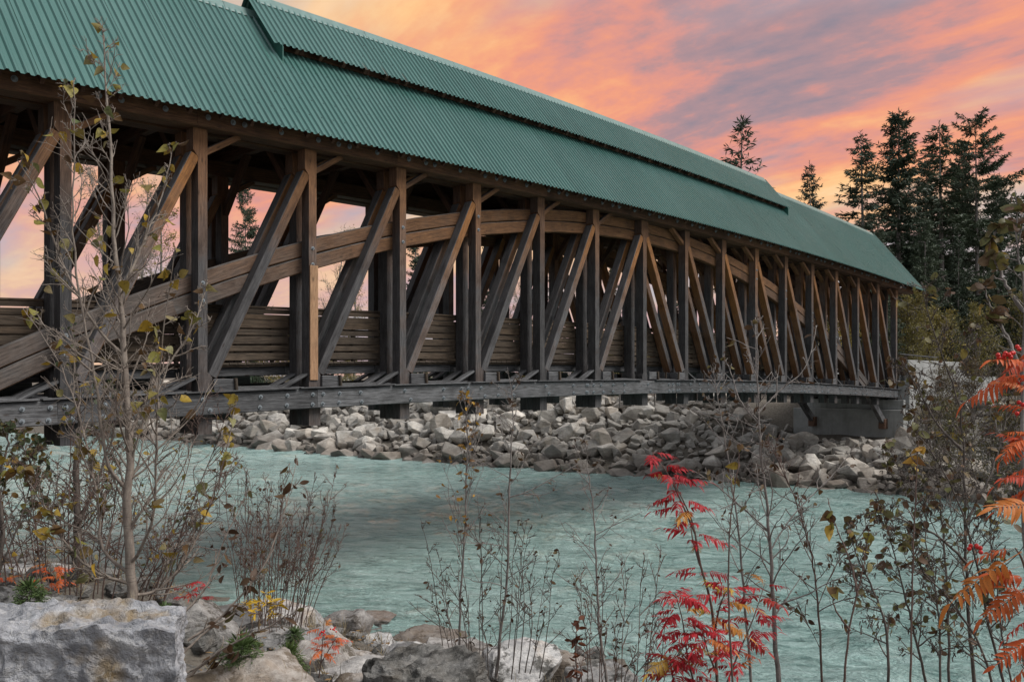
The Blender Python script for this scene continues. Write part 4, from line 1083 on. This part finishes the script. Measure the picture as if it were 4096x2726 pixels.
woody('willow_shrub', 'dense thin-stemmed shrub with small brown leaves right of the poplar', 'shrub', fan(rg, 11, 960, 1230, 2500, 900, 1370, 1850, 2250, 40), .007, .004, 10, .30, 104, LF_BROWN, 290, .8, B_RED, .25, (18, 45), .06, .5, 4, .002, twl=.4, side_r=.9)
woody('poplar_shoots', 'long leaning shoots with a few brown leaves low beside the huge boulder', 'shrub',
      [line(6.0, (745, 2710), (900, 2590), (1080, 2500), (1230, 2420)), line(6.1, (750, 2560), (900, 2450), (1060, 2250), (1150, 2000), (1190, 1830), spread=.5), line(6.0, (720, 2620), (830, 2520), (960, 2430), (1010, 2300), spread=.3), line(6.4, (700, 2480), (820, 2350), (900, 2150), (1000, 1950), spread=.4), line(6.0, (745, 2690), (850, 2640), (960, 2600))],
      .013, .005, 9, .22, 105, LF_BROWN, 70, 1.35, B_POP, .25, (20, 48), .05, .4, 4, .002, side_r=.9)
woody('golden_sapling', 'slender sapling with narrow golden leaves left of the centre of the near shore', 'tree',
      [line(9.5, (1835, 2620), (1842, 2400), (1858, 2150), (1866, 1900), (1870, 1740), (1856, 1590))], .016, .006, 34, .34, 106, LF_GOLD, 90, 1.0, B_GREY, .30, (18, 36), .05, .5, 5, .003, (.35, .95))
woody('grey_sapling', 'bare grey-stemmed sapling in the middle of the near shore', 'tree',
      [line(9.0, (1985, 2710), (2006, 2500), (2030, 2300), (2037, 2000), (2047, 1750), (2052, 1630), (2030, 1480)), line(9.0, (2034, 1990), (2120, 1960), (2230, 1900), (2320, 1850), spread=.3), line(9.0, (2022, 2260), (1960, 2210), (1900, 2150), (1860, 2080), spread=-.4)], .019, .006, [30, 8, 8], .28, 107, LF_BROWN, 70, .9, B_GREY, .28, (32, 70), .02, .4, 4, .003)
woody('thin_sapling', 'thin leafless sapling between the grey sapling and the red rowan', 'tree',
      [line(9.0, (2432, 2760), (2396, 2500), (2386, 2300), (2372, 2050), (2350, 1850), (2340, 1760))], .019, .006, 32, .28, 108, LF_BROWN, 45, .8, B_GREY, .22, (35, 65), .03, .4, 4, .0025)
woody('brushwood', 'tangle of thin brown stems at the foot of the central saplings', 'shrub', fan(rg, 9.2, 1780, 2160, 2690, 1680, 2260, 1980, 2450, 20), .007, .0035, 8, .26, 109, LF_BROWN, 160, .75, B_DARK, .2, (20, 50), .05, .5, 4, .0018, side_r=.9)
woody('brushwood', 'thin bare twigs along the bottom edge left of the red rowan', 'shrub', fan(rg, 8.2, 2330, 2640, 2770, 2300, 2720, 2150, 2600, 15), .006, .003, 8, .30, 110, LF_BROWN, 90, .7, B_RED, .2, (20, 50), .05, .5, 4, .0018, side_r=.9)
woody('grey_poplar', 'tall bare grey poplar sapling rising in front of the far abutment', 'tree',
      [line(7.0, (3118, 2790), (3102, 2550), (3092, 2350), (3076, 2150), (3056, 1900), (3032, 1650), (3030, 1450), (3022, 1270)), line(7.0, (3080, 2200), (3180, 2050), (3330, 1900), (3420, 1780), spread=.5), line(7.0, (3032, 1650), (3120, 1560), (3220, 1470), (3268, 1300), spread=.3),
       line(7.0, (3072, 2120), (2960, 2020), (2850, 1930), (2770, 1880), spread=-.4), line(7.0, (3040, 1700), (2960, 1600), (2920, 1480), (2890, 1420), spread=.3)], .023, .008, [34, 12, 10, 11, 9], .24, 111, LF_BROWN, 80, 1.0, B_GREY, .18, (35, 65), .03, .4, 4, .003)
woody('grey_poplar', 'thinner grey sapling just left of the tall bare poplar', 'tree',
      [line(8.0, (3010, 2790), (2978, 2400), (2952, 2100), (2905, 1800), (2872, 1600), (2852, 1470))], .015, .006, 30, .24, 112, LF_BROWN, 60, .9, B_GREY, .2, (30, 60), .03, .4, 4, .0025)
woody('brown_sapling', 'brown-stemmed sapling with upswept forked branches right of the tall bare poplar', 'tree',
      [line(7.6, (3290, 2790), (3275, 2450), (3252, 2250), (3200, 2050), (3130, 1880), (3070, 1760)), line(7.6, (3272, 2420), (3350, 2250), (3450, 2130), (3520, 2000), spread=.3), line(7.6, (3285, 2600), (3200, 2450), (3080, 2380), spread=-.3)], .012, .006, [24, 14, 14], .28, 113, LF_BROWN, 90, .95, B_RED, .2, (28, 55), .05, .4, 4, .0025)
CAT = Tubes(); CAT.tube([Vector((0, 0, 0)), Vector((0, 0, -.008)), Vector((0, 0, -.018)), Vector((0, 0, -.026))], .004, .003, 5)
def catkins(rng, e, base, spots, br):
    V, Fc = [], []
    for k in range(700):
        p, t = rng.choice(spots); b0 = len(V); o = p - base + Vector((rng.gauss(0, .02), rng.gauss(0, .02), rng.gauss(-.015, .015)))
        q = Matrix.Rotation(rng.gauss(0, .5), 3, 'X') @ Matrix.Rotation(rng.gauss(0, .5), 3, 'Y'); s = rng.uniform(.8, 1.5)
        V += [q @ v*s + o for v in CAT.V]; Fc += [tuple(b0+i for i in f) for f in CAT.F]
    link('catkins', meshdata('catkins', V, Fc, B_DARK), e)['kind'] = 'stuff'
woody('alder_bush', 'spreading alder with withered brown-green leaves and catkins at the right', 'tree',
      [line(7.5, (3905, 2790), (3872, 2450), (3862, 2200), (3856, 1900), (3842, 1650), (3780, 1450), (3712, 1250), (3690, 1130)), line(7.2, (4030, 2790), (3955, 2500), (3905, 2250), (3832, 2000), (3720, 1800), (3600, 1640), spread=-.4), line(7.0, (3720, 2790), (3662, 2550), (3612, 2350), (3560, 2150), (3500, 1950), spread=.3),
       line(7.4, (3860, 2100), (3960, 1900), (4020, 1700), (4040, 1500), spread=.4), line(7.4, (3865, 2250), (3760, 2150), (3640, 2090), (3520, 2050), (3420, 2060), spread=-.4), line(7.3, (3850, 1800), (3740, 1680), (3640, 1500), (3560, 1440), spread=.3)],
      .018, .007, [36, 28, 26, 22, 20, 20], .23, 114, LF_ALDER, 300, 1.0, B_DARK, .14, (35, 70), .02, .6, 6, .003, (.1, 1), extra=catkins, droop=.3, side_r=.7)
woody('alder_bush', 'lower alder with dark withered leaves and catkins at the bottom right', 'tree',
      [line(6.6, (3560, 2800), (3540, 2500), (3480, 2330), (3420, 2200), (3400, 2080), spread=.3), line(6.6, (3980, 2800), (3930, 2600), (3800, 2400), (3690, 2280), (3620, 2150), spread=-.3), line(6.8, (3760, 2800), (3760, 2550), (3740, 2350), (3700, 2150), (3720, 1980), spread=.2), line(6.8, (4060, 2800), (4010, 2550), (3990, 2350), (3960, 2150), (3980, 1950), spread=.2)],
      .013, .006, [28, 26, 24, 24], .26, 121, LF_ALDER, 300, .9, B_DARK, .12, (35, 70), .02, .6, 6, .003, (.1, 1), extra=catkins, droop=.3, side_r=.8)
woody('alder_bush', 'thin alder with sparse brown leaves crossing the far bank at the right', 'tree',
      [line(8.4, (3800, 2800), (3790, 2400), (3770, 2100), (3740, 1850), (3690, 1650), (3640, 1500), spread=.2), line(8.4, (3780, 2200), (3680, 2000), (3600, 1880), (3540, 1750), spread=-.3), line(8.4, (3770, 2050), (3850, 1850), (3930, 1700), (3990, 1600), spread=.3), line(8.4, (3700, 1680), (3800, 1560), (3870, 1420), (3900, 1300), spread=.2)],
      .015, .006, [30, 20, 20, 18], .26, 122, LF_ALDER, 280, .95, B_DARK, .2, (35, 70), .02, .6, 6, .003, (.1, 1), extra=catkins, droop=.3)
woody('alder_bush', 'leafy alder top reaching up the right edge against the sky', 'tree',
      [line(6.2, (4150, 2790), (4110, 2300), (4090, 1900), (4085, 1500), (4095, 1200), (4070, 950), (4060, 760)), line(6.2, (4090, 1500), (4030, 1350), (3960, 1220), (3930, 1120), spread=.3), line(6.2, (4095, 1250), (4020, 1130), (3970, 1000), (3990, 900), spread=.3)], .024, .008, [16, 9, 9], .13, 115, LF_ALDER, 130, 1.35, B_GREY, .3, (35, 65), .03, .4, 4, .003, (.4, 1), droop=.2, side_r=.7)
woody('poplar_shoots', 'poplar shoot with large spotted yellow leaves in front of the alder', 'shrub',
      [line(5.2, (3370, 2790), (3400, 2500), (3450, 2280), (3475, 2120)), line(5.2, (3430, 2380), (3400, 2240), (3350, 2120), (3310, 1990), spread=.2), line(5.2, (3400, 2520), (3340, 2430), (3330, 2330))], .009, .004, 4, .16, 116, LF_POP, 16, 1.0, B_RED, .6, (25, 50), .03, .2, 2, .002, (.7, 1), droop=.8, side_r=.9)
woody('poplar_shoots', 'upright shoot tipped with two bright yellow leaves before the far rocks', 'shrub',
      [line(5.6, (2935, 2790), (2915, 2400), (2920, 2100), (2950, 1880), (2958, 1770))], .008, .003, 5, .10, 117, LF_POP, 9, .85, B_RED, .35, (25, 50), .03, .2, 2, .002, (.6, 1), droop=.9)
woody('poplar_shoots', 'thin shoot holding one orange leaf left of the orange rowan', 'shrub', [line(5.0, (3640, 2790), (3650, 2300), (3665, 1900), (3674, 1760))], .007, .003, 4, .08, 118, LF_GOLD, 8, 1.1, B_RED, .35, (25, 50), .03, .2, 2, .002, (.7, 1), droop=.6)

# rowans: feathered leaves of paired leaflets
def rowan_leaf(seed, mat, n=9):
    rng = random.Random(seed); V, Fc = [], []; L = 1.0
    droop = rng.uniform(.12, .35)
    def rach(f): return Vector((L*f, .03*math.sin(f*3+seed), -droop*f*f))
    for k in range(12):
        a, b = rach(k/12), rach((k+1)/12); b0 = len(V); V += [a+Vector((0, .008, 0)), a-Vector((0, .008, 0)), b-Vector((0, .006, 0)), b+Vector((0, .006, 0))]; Fc.append((b0, b0+1, b0+2, b0+3))
    def leaflet(p, d, up, l):
        cu = rng.uniform(.2, .75); l = l*rng.uniform(.8, 1.1); w = l*rng.uniform(.24, .34); s = d.cross(up).normalized(); b0 = len(V); m = 5
        for k in range(m+1):
            f = k/m; wd = w*.5*(math.sin(math.pi*f**.85)**.75 if 0 < f < 1 else .02); c = p + d*l*f + up*(-cu*l*f*f)
            V.extend([c - s*wd + up*wd*.35, c, c + s*wd + up*wd*.35])
        for k in range(m):
            q = b0+k*3; Fc.extend([(q, q+3, q+4, q+1), (q+1, q+4, q+5, q+2)])
    for k in range(n):
        f = .26+.68*k/n; p = rach(f); l = .25*math.sin(math.pi*(.25+.6*f))*rng.uniform(.9, 1.1)
        for s in (-1, 1):
            d = Vector((.55+rng.gauss(0, .08), s*.85, rng.gauss(-.35, .28))).normalized(); leaflet(p, d, Vector((rng.gauss(0, .15), -s*.15, 1)).normalized(), l)
    leaflet(rach(1), Vector((1, rng.gauss(0, .1), -.4)).normalized(), Vector((0, 0, 1)), .28)
    return meshdata('leaf', V, Fc, mat, True)
RW_RED = [rowan_leaf(s, L_RED) for s in range(4)]; RW_OR = [rowan_leaf(s+7, L_ORANGE) for s in range(4)]
def berries(e, base, c, n, rad, seed):
    rng = random.Random(seed); bm = bmesh.new(); bmesh.ops.create_icosphere(bm, subdivisions=2, radius=rad); me = to_mesh(bm, 'berry', L_BERRY)
    me.polygons.foreach_set('use_smooth', [True]*len(me.polygons))
    for k in range(n):
        p = c + Vector((rng.gauss(0, rad*1.9), rng.gauss(0, rad*1.9), rng.gauss(0, rad*1.3))); link('berry', me, e, Matrix.Translation(p-base))
def rowan(name, label, paths, r0, seed, leaves, nleaf, size, t0=.3, barkm=B_RED, ups=.15, order=None):
    rng = random.Random(seed); base = Vector(paths[0][0]); e = empty(name, base, label, 'shrub'); tr = Tubes(); tot = []
    for pi, path in enumerate(paths):
        pts = spline(path, 18); tr.tube(pts, r0 if pi == 0 else r0*.75, .002, 6); tot.append(pts)
    tr.obj('stems', barkm, e, base)
    k = 0
    while k < nleaf:
        od = order or list(range(len(tot))); pts = tot[od[k % len(od)]]; f = t0+(1-t0)*((k//len(od)+rng.random())/(nleaf/len(od))); f = min(f, .999); i = int(f*18); p = pts[i].lerp(pts[i+1], f*18-i)
        az = k*2.4+rng.uniform(-.4, .4); d = Vector((math.cos(az), math.sin(az), ups+rng.uniform(-.25, .35)))
        M = frame(p-base, d, Vector((rng.gauss(0, .2), rng.gauss(0, .2), 1))) @ Matrix.Scale(size*rng.uniform(.75, 1.15), 4)
        link('leaf', rng.choice(leaves), e, M); k += 1
    return e, base
e, b = rowan('red_rowan', 'crimson rowan shrub with a few yellow leaves standing before the river', [line(6.4, (2872, 2790), (2850, 2450), (2800, 2250), (2770, 2090), (2700, 1940), (2610, 1810)), line(6.3, (2790, 2790), (2750, 2620), (2730, 2480), (2700, 2370), spread=-.3), line(6.5, (2885, 2790), (2950, 2620), (3010, 2480), (3060, 2330), spread=.3),
      line(6.3, (2720, 2790), (2690, 2700), (2680, 2620), spread=-.2), line(6.4, (2780, 2130), (2740, 2040), (2690, 1930), (2650, 1860), spread=-.1), line(6.4, (2800, 2260), (2770, 2150), (2760, 2060), spread=.15), line(6.4, (2860, 2520), (2880, 2420), (2920, 2330), spread=-.3), line(6.4, (2870, 2700), (2830, 2600), (2810, 2520), spread=-.5)], .012, 201, RW_RED, 150, .22, .18, order=[0, 0, 1, 1, 2, 2, 2, 3, 3, 4, 6, 7, 7, 0, 1])
berries(e, b, at(2708, 2380, 6.3), 2, .007, 1)
# orange rowan close to the camera at the right edge
base = at(4230, 2900, 3.7); e = empty('orange_rowan', base, 'bright orange rowan with red berries close by at the right edge', 'shrub'); tr = Tubes()
st = [line(3.7, (4230, 2900), (4170, 2400), (4150, 2000), (4130, 1700), (4110, 1440)), line(3.7, (4190, 2600), (4130, 2380), (4090, 2240), (4060, 2190)), line(3.7, (4180, 2500), (4150, 1900), (4120, 1560))]
for p in st: tr.tube(spline(p, 14), .009, .003, 6)
tr.obj('stems', B_RED, e, base)
rngo = random.Random(6)
OL = [((4115, 1470), (3800, 1585)), ((4110, 1450), (3960, 1400)), ((4125, 1560), (4000, 1500)), ((4130, 1640), (3970, 1590)), ((4135, 1700), (3950, 1850)), ((4140, 1780), (3970, 1700)), ((4145, 1860), (3930, 1920)), ((4150, 1950), (3930, 2020)), ((4150, 2020), (3990, 1990)),
      ((4080, 2200), (3740, 2400)), ((4070, 2190), (3860, 2210)), ((4100, 2260), (3830, 2330)), ((4120, 2330), (3900, 2460)), ((4150, 2400), (4010, 2330)), ((4150, 2460), (3960, 2540)), ((4170, 2540), (3960, 2640)), ((4180, 2620), (3980, 2720)), ((4190, 2640), (4060, 2560)), ((4200, 2720), (4050, 2760)), ((4115, 1450), (4180, 1330))]
for k, (a, t) in enumerate(OL):
    pa = at(*a, 3.7); pt = at(*t, 3.7+rngo.uniform(-.22, .22)); d = pt-pa
    link('leaf', RW_OR[k % 4], e, frame(pa-base, d, Vector((rngo.gauss(0, .3)-.4*CO, rngo.gauss(0, .3)-.4*SI, .9))) @ Matrix.Scale(d.length*.85, 4))
for k in range(26):
    q = rngo.choice(OL); f = rngo.uniform(0, .4); pa = at(q[0][0]+rngo.uniform(-10, 25), q[0][1]+rngo.uniform(-60, 60), 3.7+rngo.uniform(-.1, .1)); az = rngo.uniform(0, 6.28)
    link('leaf', RW_OR[k % 4], e, frame(pa-base, Vector((math.cos(az), math.sin(az), rngo.uniform(-.5, .3))), Vector((rngo.gauss(0, .3), rngo.gauss(0, .3), .9))) @ Matrix.Scale(rngo.uniform(.13, .2), 4))
berries(e, base, at(4030, 1415, 3.65), 9, .0095, 2); berries(e, base, at(3900, 2185, 3.65), 6, .0095, 3); berries(e, base, at(4085, 1390, 3.7), 3, .0095, 4); berries(e, base, at(4075, 1625, 3.7), 3, .0095, 5)
e, b = rowan('rowan_seedling', 'small orange rowan seedling with red berries among the near rocks', [line(7.0, (1272, 2740), (1284, 2640), (1290, 2570), (1296, 2500)), line(7.0, (1284, 2650), (1320, 2590), (1350, 2540))], .006, 202, RW_OR, 18, .14, .35)
berries(e, b, at(1290, 2530, 6.9), 12, .007, 6); berries(e, b, at(1335, 2515, 6.95), 7, .007, 7)
rowan('rowan_seedling', 'low red rowan seedling behind the poplar trunk to its right', [line(9.0, (800, 2430), (800, 2380), (790, 2330)), line(9.0, (780, 2430), (755, 2370), (740, 2330))], .005, 203, RW_RED, 16, .15, .3)
rowan('rowan_seedling', 'orange-red rowan seedling left of the poplar trunk', [line(8.6, (210, 2400), (205, 2320), (200, 2250)), line(8.6, (190, 2400), (230, 2330), (240, 2280))], .005, 204, RW_OR, 16, .17, .3)
rowan('rowan_seedling', 'orange-red rowan seedling at the left edge above the huge boulder', [line(8.2, (30, 2420), (25, 2350), (20, 2290)), line(8.2, (70, 2420), (80, 2370), (100, 2340))], .005, 205, RW_OR, 15, .15, .3)
# spruce seedlings
SEED = [spruce(60+k, 1.0, .34, .055, 6, 7.0, 0, .7, .8, sprig=(.035, .07), irregular=.2, bw=(.012, .02), step=.03) for k in range(2)]
for me in SEED: me[2].materials.clear(); me[2].materials.append(L_YOUNG)
for k, (px, py, d, h, lab) in enumerate([(970, 2580, 6.2, .42, 'yellow-green spruce seedling right of the huge boulder'), (1155, 2610, 6.6, .34, 'darker green spruce seedling beside the orange rowan seedling'), (118, 2350, 6.6, .34, 'spruce seedling above the left end of the huge boulder'), (1180, 2530, 9.0, .30, 'tiny spruce seedling among the pale rocks'), (660, 2430, 7.2, .22, 'tiny spruce sprig at the foot of the poplar')]):
    t = at(px, py, d); e = empty('spruce_seedling', (t.x, t.y, t.z-h), lab, 'seedling', 'spruce seedlings on the near bank'); e.scale = (h*1.25, h*1.25, h); e.rotation_euler.z = k*1.7
    for nm, me in zip(('trunk', 'limbs', 'crown'), SEED[k % 2]): link(nm, me, e)
# yellow willowherb, withered dock
woody('willowherb', 'bright yellow willowherb between the near rocks and the shrub', 'plant', fan(random.Random(3), 9.0, 1010, 1110, 2500, 990, 1120, 2360, 2420, 7, .2), .004, .002, 2, .2, 119, LF_YEL, 90, 1.25, B_RED, .3, (30, 60), .02, .2, 4, .0015, droop=.1, side_r=.9)
woody('withered_dock', 'rust-brown withered dock standing at the bottom edge', 'plant', [line(7.4, (2315, 2790), (2305, 2650), (2302, 2560), (2318, 2470))], .010, .005, 10, .16, 120, leafset('leaf', .10, .035, leaf_mat('dock_leaf', [(0, (.16, .05, .02)), (1, (.10, .035, .018))], .3), 'lance', 3, 9), 40, 1.0, B_RED, .1, (20, 60), .05, .2, 2, .003, droop=.2)

# dry grass and fallen leaves between the near stones
def litter():
    rng = random.Random(12); V, Fc, V2, Fc2 = [], [], [], []
    for k in range(2100):
        d = rng.uniform(5.0, 17); r = rng.uniform(-.95, .16)*d; p = rd(r, d); z = ground_z(p.x, p.y)
        if z < -4.6: continue
        q = Vector((p.x, p.y, z+rng.uniform(.0, .05)))
        if k % 3 == 0:
            for _ in range(7): blade(V, Fc, q+Vector((rng.gauss(0, .03), rng.gauss(0, .03), 0)), Vector((rng.gauss(0, .5), rng.gauss(0, .5), 1)).normalized(), Vector((rng.gauss(0, 1), rng.gauss(0, 1), 0)), rng.uniform(.12, .34), .008)
        for _ in range(3): blade(V2, Fc2, q+Vector((rng.gauss(0, .12), rng.gauss(0, .12), .02)), Vector((rng.gauss(0, 1), rng.gauss(0, 1), rng.gauss(0, .25))).normalized(), Vector((rng.gauss(0, .3), rng.gauss(0, .3), 1)), rng.uniform(.04, .08), rng.uniform(.025, .05))
    tag(link('dry_grass', meshdata('dry_grass', V, Fc, simple('straw', (.30, .24, .14), .8, 0, .4, 3, 0))), 'tufts of dry grass between the near stones', 'grass', kind='stuff')
    tag(link('leaf_litter', meshdata('leaf_litter', V2, Fc2, simple('fallen_leaves', (.26, .15, .05), .8, 0, .6, 9, 0, (.06, .035, .02)))), 'fallen brown and yellow leaves on the near bank', 'leaves', kind='stuff')
litter()
